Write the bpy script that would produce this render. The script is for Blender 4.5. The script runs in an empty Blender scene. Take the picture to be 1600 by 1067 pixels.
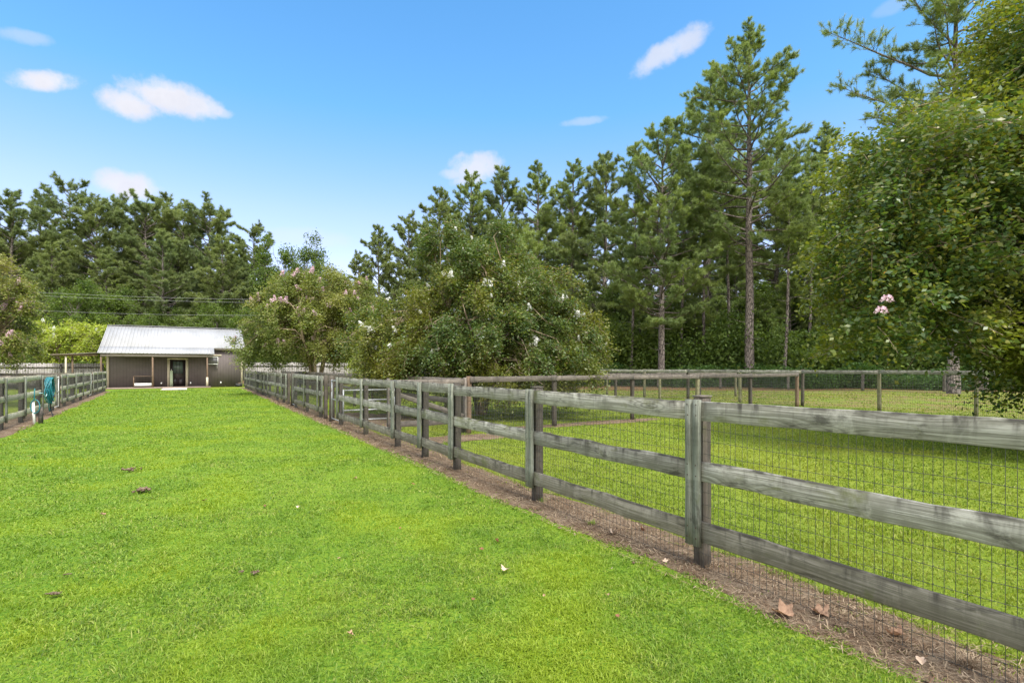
import bpy, math, random
import numpy as np
from mathutils import Vector, Matrix
C = bpy.context
sc = C.scene
R = math.radians
# ------------------------------------------------------------------ camera
cam_d = bpy.data.cameras.new('camera')
cam = bpy.data.objects.new('camera', cam_d)
sc.collection.objects.link(cam)
cam.location = (0, 0, 1.6)
cam.rotation_euler = (R(90), 0, 0)
cam_d.sensor_width = 36.0
FPX = 850.0
HY = 574.0
cam_d.lens = FPX / 1600 * 36
cam_d.shift_y = (HY - 533.5) / 1600
cam_d.clip_start = 0.05
cam_d.clip_end = 3000
sc.camera = cam
sc.view_settings.view_transform = 'Standard'
sc.view_settings.look = 'None'
sc.view_settings.exposure = 1.4
sc.view_settings.gamma = 1
# ------------------------------------------------------------------ light
SUN_EL, SUN_AZ = 57.0, 146.0        # azimuth clockwise from +Y
world = bpy.data.worlds.new('World')
sc.world = world
world.use_nodes = True
sun_d = bpy.data.lights.new('sun', 'SUN')
sun = bpy.data.objects.new('sun', sun_d)
sc.collection.objects.link(sun)
sun_d.energy = 2.1
sun_d.angle = R(14)
sun_d.color = (1.0, 0.955, 0.88)
_a, _e = R(SUN_AZ), R(SUN_EL)
sdir = Vector((math.sin(_a) * math.cos(_e), math.cos(_a) * math.cos(_e), math.sin(_e)))
sun.rotation_euler = sdir.to_track_quat('Z', 'Y').to_euler()
sun.location = sdir * 100


class NT:
    """small node-tree helper"""
    def __init__(s, tree):
        s.t = tree

    def n(s, typ, ins=None, **kw):
        nd = s.t.nodes.new(typ)
        for k, v in kw.items():
            setattr(nd, k, v)
        if ins:
            for k, v in ins.items():
                s.put(nd.inputs[k], v)
        return nd

    def put(s, sock, v):
        if isinstance(v, bpy.types.NodeSocket):
            s.t.links.new(v, sock)
        elif isinstance(v, bpy.types.Node):
            s.t.links.new(v.outputs[0], sock)
        else:
            sock.default_value = v

    def math(s, op, a, b=0.0, c=0.0, clamp=False):
        nd = s.t.nodes.new('ShaderNodeMath')
        nd.operation = op
        nd.use_clamp = clamp
        for i, v in enumerate((a, b, c)):
            s.put(nd.inputs[i], v)
        return nd.outputs[0]

    def vmath(s, op, a, b=(0, 0, 0)):
        nd = s.t.nodes.new('ShaderNodeVectorMath')
        nd.operation = op
        s.put(nd.inputs[0], a)
        s.put(nd.inputs[1], b)
        return nd.outputs['Value'] if op in ('DOT_PRODUCT', 'LENGTH', 'DISTANCE') else nd.outputs[0]

    def noise(s, vec, scale, detail=3, rough=0.55, dist=0.0, out='Fac'):
        nd = s.n('ShaderNodeTexNoise', {'Scale': scale, 'Detail': detail, 'Roughness': rough, 'Distortion': dist})
        if vec is not None:
            s.put(nd.inputs['Vector'], vec)
        return nd.outputs[out]

    def ramp(s, fac, stops, interp='LINEAR'):
        nd = s.t.nodes.new('ShaderNodeValToRGB')
        cr = nd.color_ramp
        cr.interpolation = interp
        while len(cr.elements) < len(stops):
            cr.elements.new(0.5)
        for e, (p, c) in zip(cr.elements, stops):
            e.position = p
            e.color = (c[0], c[1], c[2], 1) if hasattr(c, '__len__') else (c, c, c, 1)
        s.put(nd.inputs[0], fac)
        return nd.outputs[0]

    def mix(s, fac, a, b, blend='MIX'):
        nd = s.t.nodes.new('ShaderNodeMix')
        nd.data_type = 'RGBA'
        nd.blend_type = blend
        for sock, v in ((nd.inputs[0], fac), (nd.inputs[6], a), (nd.inputs[7], b)):
            if isinstance(v, (tuple, list)):
                v = (v[0], v[1], v[2], 1)
            s.put(sock, v)
        return nd.outputs[2]

    def smooth(s, v, lo, hi):
        nd = s.t.nodes.new('ShaderNodeMapRange')
        nd.interpolation_type = 'SMOOTHSTEP'
        s.put(nd.inputs[0], v)
        nd.inputs[1].default_value = lo
        nd.inputs[2].default_value = hi
        return nd.outputs[0]

    def scale(s, vec, xyz):
        nd = s.n('ShaderNodeMapping', {'Vector': vec})
        nd.inputs['Scale'].default_value = xyz
        return nd.outputs[0]


def pixdir(px, py):
    return Vector(((px - 800) / FPX, 1, (HY - py) / FPX)).normalized()


def build_world():
    t = NT(world.node_tree)
    world.node_tree.nodes.clear()
    sky = t.n('ShaderNodeTexSky', sky_type='NISHITA')
    sky.sun_disc = False
    sky.sun_elevation = R(SUN_EL)
    sky.sun_rotation = R(SUN_AZ)
    sky.air_density = 1.0
    sky.dust_density = 0.35
    sky.ozone_density = 1.3
    co = t.n('ShaderNodeTexCoord').outputs['Generated']
    d = t.vmath('NORMALIZE', co)
    z = t.n('ShaderNodeSeparateXYZ', {'Vector': d}).outputs['Z']
    hs = t.n('ShaderNodeHueSaturation', {'Saturation': 0.92, 'Value': 1.0, 'Color': sky.outputs[0]})
    # bluer zenith, paler horizon
    tint = t.ramp(z, [(0.0, (.74, .58, .66)), (0.12, (.90, .72, .80)), (0.26, (.80, .80, .90)), (0.42, (.47, .85, 1.02)), (0.7, (.38, .84, 1.12))])
    tm = t.mix(1.0, hs.outputs[0], tint, 'MULTIPLY')
    # clouds: small banks that lie in fixed directions of the sky
    clouds = [  # px, py, half width, half height (px), tilt deg, softness/opacity
        (74, 126, 42, 14, 18, 1.0), (203, 163, 34, 20, 4, 1.0), (258, 150, 46, 26, 0, 1.0), (300, 166, 46, 18, 0, .95), (340, 176, 20, 9, 0, .6),
        (198, 289, 42, 19, 0, .95), (742, 264, 38, 20, 12, .85), (712, 272, 22, 8, 0, .6), (1048, 78, 60, 17, 22, .75),
        (40, 58, 36, 10, 10, .35), (915, 190, 34, 6, 5, .35), (1400, 8, 24, 10, 10, .2), 
        (480, 372, 60, 14, 0, .25), (2100, 100, 150, 40, 0, 1.), (-500, 60, 200, 60, 0, 1.)]
    nz = t.noise(t.scale(d, (1, 1, 1.5)), 15.0, 5, 0.55, 0.2, out='Color')
    nz = t.vmath('SUBTRACT', nz, (0.5, 0.5, 0.5))
    nx = t.n('ShaderNodeSeparateXYZ', {'Vector': nz})
    fine = t.noise(d, 26.0, 6, 0.65)
    mask = None
    for px, py, hw, hh, tilt, op in clouds:
        c = pixdir(px, py)
        L = math.sqrt(((px - 800) / FPX) ** 2 + 1 + ((HY - py) / FPX) ** 2)
        ta = Vector((0, 0, 1)).cross(c).normalized() * -1
        up = c.cross(ta) * -1
        if up.z < 0:
            up = -up
        q = Matrix.Rotation(R(-tilt), 3, c)
        ta = q @ ta
        up = q @ up
        sx, sz = hw / FPX / L, hh / FPX / L
        a = t.math('DIVIDE', t.vmath('DOT_PRODUCT', d, tuple(ta)), sx)
        b = t.math('DIVIDE', t.vmath('DOT_PRODUCT', d, tuple(up)), sz)
        a = t.math('ADD', a, t.math('MULTIPLY', nx.outputs[0], 1.0))
        b = t.math('ADD', b, t.math('MULTIPLY', nx.outputs[1], 1.5))
        r = t.math('ADD', t.math('MULTIPLY', a, a), t.math('MULTIPLY', b, b))
        r = t.math('ADD', r, t.math('MULTIPLY', t.math('SUBTRACT', fine, .5), 3.0))
        m = t.smooth(r, 1.75, 0.0)
        fr = t.math('GREATER_THAN', t.vmath('DOT_PRODUCT', d, tuple(c)), 0.3)
        m = t.math('MULTIPLY', t.math('MULTIPLY', m, fr), op)
        mask = m if mask is None else t.math('MAXIMUM', mask, m)
    # bright cloud veil, added out of view overhead and behind as soft fill light
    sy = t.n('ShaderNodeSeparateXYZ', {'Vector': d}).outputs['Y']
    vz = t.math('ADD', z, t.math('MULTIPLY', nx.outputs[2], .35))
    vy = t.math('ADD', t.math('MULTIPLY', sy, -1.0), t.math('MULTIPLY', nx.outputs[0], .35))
    fill_veil = t.math('MAXIMUM', t.smooth(vz, .64, .82), t.math('MULTIPLY', t.smooth(vy, .05, .40), t.smooth(z, -.02, .06)))
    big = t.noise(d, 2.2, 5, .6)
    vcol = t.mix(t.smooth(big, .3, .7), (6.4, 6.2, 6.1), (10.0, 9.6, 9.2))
    tm = t.mix(t.math('MULTIPLY', fill_veil, .9), tm, vcol)
    cc = t.mix(t.smooth(fine, .3, .7), (2.85, 2.85, 3.1), (3.15, 3.12, 3.3))
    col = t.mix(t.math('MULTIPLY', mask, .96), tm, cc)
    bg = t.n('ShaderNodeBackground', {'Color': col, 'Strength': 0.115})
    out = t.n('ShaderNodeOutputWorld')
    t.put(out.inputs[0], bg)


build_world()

# ------------------------------------------------------------------ materials
def newmat(name):
    m = bpy.data.materials.new(name)
    m.use_nodes = True
    m.node_tree.nodes.clear()
    t = NT(m.node_tree)
    out = t.n('ShaderNodeOutputMaterial')
    return m, t, out


def plain(name, col, rough=0.6, metal=0.0, var=0.12, scale=6.0, bump=0.0):
    m, t, out = newmat(name)
    co = t.n('ShaderNodeTexCoord').outputs['Object']
    nz = t.noise(co, scale, 5, 0.6)
    k = t.ramp(nz, [(0.3, 1 - var), (0.7, 1 + var * .6)])
    c = t.mix(1.0, col, k, 'MULTIPLY')
    p = t.n('ShaderNodeBsdfPrincipled', {'Base Color': c, 'Roughness': rough, 'Metallic': metal})
    if bump:
        b = t.n('ShaderNodeBump', {'Strength': bump, 'Distance': 0.01, 'Height': nz})
        t.put(p.inputs['Normal'], b)
    t.put(out.inputs[0], p)
    return m


def wood(name, light, mid, dark, algae, stain=1.0, top=True, knots=True):
    """weathered timber: the board runs along its own x, its height along z"""
    m, t, out = newmat(name)
    tc = t.n('ShaderNodeTexCoord').outputs['Object']
    rnd = t.n('ShaderNodeObjectInfo').outputs['Random']
    off = t.n('ShaderNodeCombineXYZ', {'X': t.math('MULTIPLY', rnd, 37.0), 'Y': t.math('MULTIPLY', rnd, 11.0), 'Z': t.math('MULTIPLY', rnd, 23.0)})
    co = t.vmath('ADD', tc, off)
    sp = t.n('ShaderNodeSeparateXYZ', {'Vector': co})
    lo = t.n('ShaderNodeSeparateXYZ', {'Vector': tc})
    # knots
    vs = t.scale(co, (1.1, 0.1, 5.0))
    vor = t.n('ShaderNodeTexVoronoi', {'Vector': vs, 'Scale': 1.0, 'Randomness': 1.0})
    kd = vor.outputs['Distance']
    kinf = t.smooth(kd, 0.42, 0.02)
    zz = t.math('ADD', t.math('MULTIPLY', sp.outputs[2], 1.0), t.math('MULTIPLY', kinf, 0.05))
    wv = t.noise(t.scale(co, (0.9, 4, 4)), 1.0, 2, .5)
    zz = t.math('ADD', zz, t.math('MULTIPLY', wv, 0.045))
    gv = t.n('ShaderNodeCombineXYZ', {'X': t.math('MULTIPLY', sp.outputs[0], 1.6), 'Y': t.math('MULTIPLY', sp.outputs[1], 60.0), 'Z': t.math('MULTIPLY', zz, 95.0)})
    grain = t.noise(gv, 1.0, 4, .62)
    fine = t.noise(t.scale(co, (14, 260, 330)), 1.0, 2, .6)
    blot = t.noise(t.scale(co, (3.2, 5, 7)), 1.0, 4, .6, .4)
    c = t.mix(t.smooth(grain, .36, .66), mid, light)
    c = t.mix(t.math('MULTIPLY', t.smooth(fine, .5, .78), .35), c, dark)
    # vertical run-off stains, algae patches
    st = t.noise(t.scale(co, (9, 9, 1.3)), 1.0, 4, .65, .5)
    hgt = lo.outputs[2]
    if top:
        tp = t.smooth(hgt, -0.03, 0.085)
        s1 = t.math('MULTIPLY', t.smooth(st, .46, .72), t.math('ADD', t.math('MULTIPLY', tp, .9), .22))
        edge = t.math('MULTIPLY', t.smooth(hgt, .050, .076), t.smooth(t.noise(t.scale(co, (5, 5, 5)), 1.0, 3, .6), .38, .58))
        s1 = t.math('MAXIMUM', s1, edge)
    else:
        s1 = t.math('MULTIPLY', t.smooth(st, .48, .74), .7)
    s1 = t.math('MULTIPLY', s1, stain, clamp=True)
    c = t.mix(t.math('MULTIPLY', t.smooth(blot, .47, .64), .7), c, mid)
    pale = t.noise(t.scale(co, (4.0, 6, 3.0)), 1.0, 5, .65, .6)
    c = t.mix(t.math('MULTIPLY', t.smooth(pale, .54, .68), .42), c, tuple(min(.8, v * 1.35) for v in light))
    drk = t.noise(t.vmath('ADD', t.scale(co, (2.6, 5, 9.0)), (7.0, 3.0, 1.0)), 1.0, 6, .72, .5)
    c = t.mix(t.math('MULTIPLY', t.smooth(drk, .54, .68), .6 * stain), c, dark)
    c = t.mix(t.math('MULTIPLY', s1, .85), c, dark)
    al = t.noise(t.scale(co, (2.3, 4, 5)), 1.0, 5, .65, .8)
    c = t.mix(t.math('MULTIPLY', t.smooth(al, .54, .70), .62), c, algae)
    if knots:
        ring = t.math('SINE', t.math('MULTIPLY', kd, 70.0))
        c = t.mix(t.math('MULTIPLY', t.math('MULTIPLY', t.smooth(ring, .0, 1.), t.smooth(kd, .36, .12)), .45), c, dark)
        c = t.mix(t.math('MULTIPLY', t.smooth(kd, .07, .03), .9), c, (0.012, 0.010, 0.009))
    hv = t.n('ShaderNodeHueSaturation', {'Color': c, 'Value': t.math('ADD', t.math('MULTIPLY', rnd, .5), .75)})
    p = t.n('ShaderNodeBsdfPrincipled', {'Base Color': hv, 'Roughness': 0.85})
    hh = t.math('ADD', t.math('MULTIPLY', grain, .8), t.math('MULTIPLY', fine, .4))
    b = t.n('ShaderNodeBump', {'Strength': 0.55, 'Distance': 0.004, 'Height': hh})
    t.put(p.inputs['Normal'], b)
    t.put(out.inputs[0], p)
    return m


def leafmat(name, cols, dark, trans=0.35, nscale=0.6, rough=0.5, spec=0.3, tcol=None, ramp2=None):
    """foliage: every leaf has its own colour, clumps differ too"""
    m, t, out = newmat(name)
    g = t.n('ShaderNodeNewGeometry')
    r = g.outputs['Random Per Island']
    n = len(cols)
    base = t.ramp(r, [(i / max(1, n - 1), c) for i, c in enumerate(cols)])
    pos = g.outputs['Position']
    nz = t.noise(pos, nscale, 3, .55)
    c = t.mix(t.smooth(nz, .38, .62), base, dark, 'MIX')
    c = t.mix(.5, base, c)
    if ramp2 is not None:
        nz2 = t.noise(t.vmath('ADD', pos, (31.0, 7.0, 3.0)), nscale * .7, 2, .5)
        c = t.mix(t.math('MULTIPLY', t.smooth(nz2, .46, .66), .7), c, ramp2)
    p = t.n('ShaderNodeBsdfPrincipled', {'Base Color': c, 'Roughness': rough, 'Specular IOR Level': spec})
    tl = t.n('ShaderNodeBsdfTranslucent', {'Color': t.mix(1.0, c, tcol or (1.5, 1.5, .6), 'MULTIPLY')})
    mx = t.n('ShaderNodeMixShader', {0: trans})
    t.put(mx.inputs[1], p)
    t.put(mx.inputs[2], tl)
    t.put(out.inputs[0], mx)
    return m


M = {}
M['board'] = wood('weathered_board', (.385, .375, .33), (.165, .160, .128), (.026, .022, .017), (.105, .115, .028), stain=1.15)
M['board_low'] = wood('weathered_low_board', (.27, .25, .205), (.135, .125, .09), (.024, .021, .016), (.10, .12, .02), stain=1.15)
M['board_pale'] = wood('pale_board', (.62, .57, .45), (.42, .39, .28), (.06, .055, .045), (.16, .19, .07), stain=.6)
M['batten'] = wood('batten_wood', (.23, .245, .205), (.115, .125, .095), (.030, .027, .02), (.09, .11, .03), top=False, knots=False)
M['post'] = wood('post_wood', (.098, .084, .066), (.05, .041, .031), (.018, .015, .013), (.06, .065, .02), top=False, knots=False)
M['post_mossy'] = wood('mossy_post_wood', (.24, .22, .14), (.13, .125, .06), (.03, .028, .02), (.14, .15, .03), top=False, knots=False)
M['rail'] = wood('grey_rail', (.21, .18, .155), (.10, .086, .072), (.025, .022, .02), (.09, .095, .035))
M['picket'] = wood('grey_picket', (.34, .32, .31), (.20, .185, .175), (.05, .045, .04), (.15, .15, .08), top=False, knots=False)
M['brown_wood'] = wood('brown_timber', (.20, .135, .09), (.13, .085, .055), (.04, .03, .02), (.12, .09, .05), top=False, knots=False, stain=.5)
M['wire'] = plain('galvanised_wire', (.11, .115, .11), .45, .6, .25, 30)
M['nail'] = plain('rusty_nail', (.07, .04, .03), .7, .4, .3, 40)
M['bark'] = None


def bark(name, a, b, c, sc_=1.0):
    m, t, out = newmat(name)
    co = t.n('ShaderNodeTexCoord').outputs['Object']
    v = t.n('ShaderNodeTexVoronoi', {'Vector': t.scale(co, (9 * sc_, 9 * sc_, 2.6 * sc_)), 'Scale': 1.0}, feature='DISTANCE_TO_EDGE')
    nz = t.noise(t.scale(co, (5, 5, 1.2)), 1.0, 5, .65)
    f = t.smooth(v.outputs[0], 0.0, .16)
    col = t.mix(f, a, t.mix(t.smooth(nz, .35, .65), b, c))
    p = t.n('ShaderNodeBsdfPrincipled', {'Base Color': col, 'Roughness': .9})
    bp = t.n('ShaderNodeBump', {'Strength': .8, 'Distance': .03, 'Height': f})
    t.put(p.inputs['Normal'], bp)
    t.put(out.inputs[0], p)
    return m


M['bark'] = bark('pine_bark', (.030, .024, .022), (.17, .14, .125), (.26, .225, .20))
M['bark_grey'] = bark('smooth_tan_bark', (.12, .085, .055), (.24, .18, .12), (.33, .26, .18), .3)
M['needle'] = leafmat('pine_needles', [(.14, .205, .065), (.215, .28, .082), (.30, .355, .105), (.17, .235, .09)], (.13, .20, .10), .38, .22, .45, .35)
M['needle_far'] = leafmat('pine_needles_far', [(.135, .19, .08), (.20, .25, .09), (.27, .305, .11), (.16, .215, .095)], (.12, .18, .095), .38, .12, .5, .3)
M['leaf_myrtle'] = leafmat('crape_myrtle_leaf', [(.05, .10, .030), (.11, .16, .032), (.21, .235, .04), (.07, .125, .036), (.19, .13, .04)], (.048, .10, .042), .34, .55, .42, .4, ramp2=(.19, .19, .03))
M['leaf_near'] = leafmat('near_myrtle_leaf', [(.05, .105, .034), (.10, .165, .036), (.19, .235, .036), (.06, .12, .046), (.30, .27, .035), (.085, .14, .04)], (.04, .09, .042), .36, .5, .38, .5, ramp2=(.22, .24, .028))
M['leaf_pink'] = leafmat('pink_myrtle_leaf', [(.12, .17, .045), (.21, .25, .055), (.29, .28, .09), (.15, .20, .05)], (.10, .155, .05), .34, .45, .45, .35, ramp2=(.26, .25, .085))
M['leaf_lime'] = leafmat('lime_shrub_leaf', [(.36, .42, .05), (.25, .33, .045), (.46, .50, .09), (.28, .36, .045)], (.20, .28, .05), .4, .8, .45, .3)
M['leaf_wood'] = leafmat('woodland_leaf', [(.065, .115, .028), (.11, .17, .034), (.165, .23, .042), (.085, .14, .032)], (.055, .10, .03), .36, .3, .5, .25, ramp2=(.09, .13, .025))
M['leaf_brush'] = leafmat('brush_leaf', [(.04, .095, .022), (.075, .15, .03), (.10, .19, .035)], (.03, .07, .02), .3, .6, .5, .25)
M['leaf_tan'] = leafmat('dry_leaf_tan', [(.46, .31, .21), (.38, .24, .155)], (.20, .11, .07), .15, 45., .7, .2, (1, .8, .6))
M['leaf_pale'] = leafmat('dry_leaf_pale', [(.62, .50, .40), (.55, .44, .34)], (.34, .23, .16), .15, 45., .7, .2, (1, .8, .6))
M['leaf_brown'] = leafmat('dry_leaf_brown', [(.26, .12, .07), (.20, .09, .05)], (.14, .07, .045), .1, 20., .7, .2, (1, .8, .6))
M['petal_white'] = leafmat('white_blossom', [(.85, .85, .83), (.78, .78, .74)], (.7, .72, .68), .3, 5., .6, .2, (1, 1, 1))
M['petal_pink'] = leafmat('pink_blossom', [(.62, .42, .50), (.72, .55, .62), (.80, .66, .70)], (.60, .44, .50), .3, 5., .6, .2, (1, .8, .9))
M['leaf_yellow'] = leafmat('yellow_leaf', [(.40, .20, .02), (.45, .27, .03)], (.36, .17, .02), .3, 5., .6, .2, (1, .9, .5))


def ground_mats():
    # lawn
    m, t, out = newmat('lawn_green')
    pos = t.n('ShaderNodeNewGeometry').outputs['Position']
    n1 = t.noise(pos, 0.35, 4, .6, .3)
    n2 = t.noise(pos, 3.0, 5, .65)
    n3 = t.noise(pos, 38.0, 5, .7)
    c = t.mix(t.smooth(n1, .35, .65), (.12, .20, .016), (.18, .26, .022))
    c = t.mix(t.math('MULTIPLY', t.smooth(n2, .45, .68), .5), c, (.25, .31, .035))
    c = t.mix(t.math('MULTIPLY', t.smooth(n3, .40, .62), .8), c, (.045, .125, .010))
    n4 = t.noise(pos, 0.9, 5, .7, .6)
    c = t.mix(t.math('MULTIPLY', t.smooth(n4, .64, .76), .5), c, (.20, .22, .06))
    p = t.n('ShaderNodeBsdfPrincipled', {'Base Color': c, 'Roughness': .8, 'Specular IOR Level': .1})
    b = t.n('ShaderNodeBump', {'Strength': .7, 'Distance': .03, 'Height': n3})
    t.put(p.inputs['Normal'], b)
    t.put(out.inputs[0], p)
    M['lawn'] = m
    # paddock: yellower, browner where trodden
    m, t, out = newmat('paddock_green')
    pos = t.n('ShaderNodeNewGeometry').outputs['Position']
    n1 = t.noise(pos, 0.30, 4, .6, .3)
    n2 = t.noise(pos, 2.2, 5, .65)
    n3 = t.noise(pos, 34.0, 5, .7)
    c = t.mix(t.smooth(n1, .35, .65), (.155, .205, .018), (.21, .245, .028))
    c = t.mix(t.math('MULTIPLY', t.smooth(n2, .48, .68), .55), c, (.26, .31, .055))
    c = t.mix(t.math('MULTIPLY', t.smooth(n3, .40, .62), .7), c, (.060, .120, .014))
    p = t.n('ShaderNodeBsdfPrincipled', {'Base Color': c, 'Roughness': .8, 'Specular IOR Level': .1})
    b = t.n('ShaderNodeBump', {'Strength': .7, 'Distance': .03, 'Height': n3})
    t.put(p.inputs['Normal'], b)
    t.put(out.inputs[0], p)
    M['paddock'] = m
    # bare soil with litter
    m, t, out = newmat('bare_soil')
    pos = t.n('ShaderNodeNewGeometry').outputs['Position']
    n1 = t.noise(pos, 2.0, 4, .6, .3)
    n2 = t.noise(pos, 26.0, 6, .7)
    n3 = t.noise(pos, 120.0, 4, .7)
    c = t.mix(t.smooth(n1, .35, .65), (.14, .098, .062), (.24, .185, .13))
    c = t.mix(t.math('MULTIPLY', t.smooth(n2, .42, .62), .75), c, (.085, .046, .026))
    c = t.mix(t.math('MULTIPLY', t.smooth(n3, .5, .7), .5), c, (.46, .37, .28))
    p = t.n('ShaderNodeBsdfPrincipled', {'Base Color': c, 'Roughness': .95, 'Specular IOR Level': .1})
    b = t.n('ShaderNodeBump', {'Strength': .9, 'Distance': .02, 'Height': t.math('ADD', n2, n3)})
    t.put(p.inputs['Normal'], b)
    t.put(out.inputs[0], p)
    M['soil'] = m
    # pine straw floor
    m, t, out = newmat('pine_straw')
    pos = t.n('ShaderNodeNewGeometry').outputs['Position']
    n1 = t.noise(pos, .7, 4, .6, .3)
    n2 = t.noise(pos, 12.0, 6, .7)
    c = t.mix(t.smooth(n1, .35, .62), (.16, .070, .040), (.09, .085, .025))
    c = t.mix(t.math('MULTIPLY', t.smooth(n2, .45, .62), .7), c, (.24, .14, .09))
    p = t.n('ShaderNodeBsdfPrincipled', {'Base Color': c, 'Roughness': .95, 'Specular IOR Level': .1})
    t.put(out.inputs[0], p)
    M['straw_floor'] = m
    # thin trodden grass over brown earth
    m, t, out = newmat('worn_grass')
    pos = t.n('ShaderNodeNewGeometry').outputs['Position']
    n1 = t.noise(pos, .55, 5, .65, .4)
    n2 = t.noise(pos, 9.0, 6, .7)
    c = t.mix(t.smooth(n1, .38, .60), (.13, .18, .028), (.17, .125, .06))
    c = t.mix(t.math('MULTIPLY', t.smooth(n2, .45, .65), .6), c, (.17, .20, .04))
    p = t.n('ShaderNodeBsdfPrincipled', {'Base Color': c, 'Roughness': .95, 'Specular IOR Level': .1})
    t.put(out.inputs[0], p)
    M['worn'] = m


ground_mats()
M['blade_lawn'] = leafmat('lawn_blade', [(.05, .095, .018), (.175, .28, .034), (.285, .37, .05), (.13, .23, .03), (.36, .37, .11)], (.115, .235, .024), .38, 1.3, .5, .25, (1.25, 1.3, .6), ramp2=(.27, .355, .022))
M['blade_paddock'] = leafmat('paddock_blade', [(.07, .105, .016), (.20, .27, .026), (.29, .345, .038), (.15, .22, .024), (.35, .34, .10)], (.12, .20, .024), .38, .6, .5, .25, (1.25, 1.3, .6), ramp2=(.28, .30, .045))
M['straw'] = leafmat('dry_straw', [(.22, .165, .105), (.32, .25, .165), (.12, .075, .045), (.46, .37, .26), (.18, .10, .06)], (.14, .09, .055), .1, 3., .8, .1, (1, .9, .7))

# ------------------------------------------------------------------ mesh helpers
def mesh_np(name, V, F, mat=None, smooth=False):
    """V (n,3), F (m,k) or a list of such arrays"""
    if not isinstance(F, list):
        F = [F]
    F = [np.asarray(f, dtype=np.int32) for f in F if len(f)]
    me = bpy.data.meshes.new(name)
    V = np.asarray(V, dtype=np.float32)
    me.vertices.add(len(V))
    me.vertices.foreach_set('co', V.ravel())
    loops = np.concatenate([f.ravel() for f in F])
    cnt = np.concatenate([np.full(len(f), f.shape[1], dtype=np.int32) for f in F])
    start = np.concatenate([[0], np.cumsum(cnt)[:-1]]).astype(np.int32)
    me.loops.add(len(loops))
    me.loops.foreach_set('vertex_index', loops)
    me.polygons.add(len(cnt))
    me.polygons.foreach_set('loop_start', start)
    me.polygons.foreach_set('loop_total', cnt)
    if smooth:
        me.polygons.foreach_set('use_smooth', np.ones(len(cnt), dtype=bool))
    me.update(calc_edges=True)
    if mat:
        me.materials.append(mat)
    return me


def link(name, data, parent=None, loc=(0, 0, 0), rot=None):
    o = bpy.data.objects.new(name, data)
    sc.collection.objects.link(o)
    if parent is not None:
        o.parent = parent
    o.location = loc
    if rot is not None:
        o.rotation_mode = 'QUATERNION'
        o.rotation_quaternion = rot
    return o


def tag(o, label=None, cat=None, group=None, kind=None):
    if label: o['label'] = label
    if cat: o['category'] = cat
    if group: o['group'] = group
    if kind: o['kind'] = kind
    return o


def empty(name, loc, label, cat, group=None):
    o = link(name, None, None, loc)
    o.empty_display_size = .2
    return tag(o, label, cat, group)


class MB:
    """collects boxes, tubes and sheets into one mesh"""
    def __init__(s):
        s.V = []
        s.F = {}
        s.n = 0

    def add(s, V, F):
        V = np.asarray(V, dtype=float)
        F = np.asarray(F)
        s.V.append(V)
        s.F.setdefault(F.shape[1], []).append(F + s.n)
        s.n += len(V)

    def box(s, c, size, ax=None):
        """ax: three unit axes"""
        h = np.array(size) / 2
        A = np.array(ax) if ax is not None else np.eye(3)
        sg = np.array([[x, y, z] for z in (-1, 1) for y in (-1, 1) for x in (-1, 1)], float)
        V = np.array(c) + (sg * h) @ A
        s.add(V, [[0, 2, 3, 1], [4, 5, 7, 6], [0, 1, 5, 4], [2, 6, 7, 3], [0, 4, 6, 2], [1, 3, 7, 5]])
        return s

    def tube(s, pts, rad, n=6, cap=True):
        P = np.array(pts, float)
        m = len(P)
        rad = np.full(m, rad) if np.isscalar(rad) else np.array(rad, float)
        T = np.gradient(P, axis=0)
        T /= np.linalg.norm(T, axis=1)[:, None] + 1e-9
        up = np.array([0, 0, 1.0]) if abs(T[0][2]) < .9 else np.array([1.0, 0, 0])
        rings = []
        u = np.cross(T[0], up)
        u /= np.linalg.norm(u)
        for i in range(m):
            u = u - T[i] * np.dot(u, T[i])
            u /= np.linalg.norm(u) + 1e-9
            w = np.cross(T[i], u)
            a = np.linspace(0, 2 * np.pi, n, endpoint=False)
            rings.append(P[i] + rad[i] * (np.cos(a)[:, None] * u + np.sin(a)[:, None] * w))
        V = np.concatenate(rings)
        i = np.arange(n)
        j = (i + 1) % n
        F = np.concatenate([np.stack([k * n + i, k * n + j, (k + 1) * n + j, (k + 1) * n + i], 1) for k in range(m - 1)])
        s.add(V, F)
        if cap and n in (3, 4, 6, 8):
            s.F.setdefault(n, []).append(np.array([[s.n - n + q for q in range(n)], [s.n - len(V) + (n - 1 - q) for q in range(n)]]))
        return s

    def mesh(s, name, mat=None, smooth=False):
        return mesh_np(name, np.concatenate(s.V), [np.concatenate(f) for f in s.F.values()], mat, smooth)

    def build(s, name, mat, parent=None, loc=(0, 0, 0), smooth=False):
        return link(name, s.mesh(name, mat, smooth), parent, loc)


rng = np.random.default_rng(7)
random.seed(7)


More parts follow.
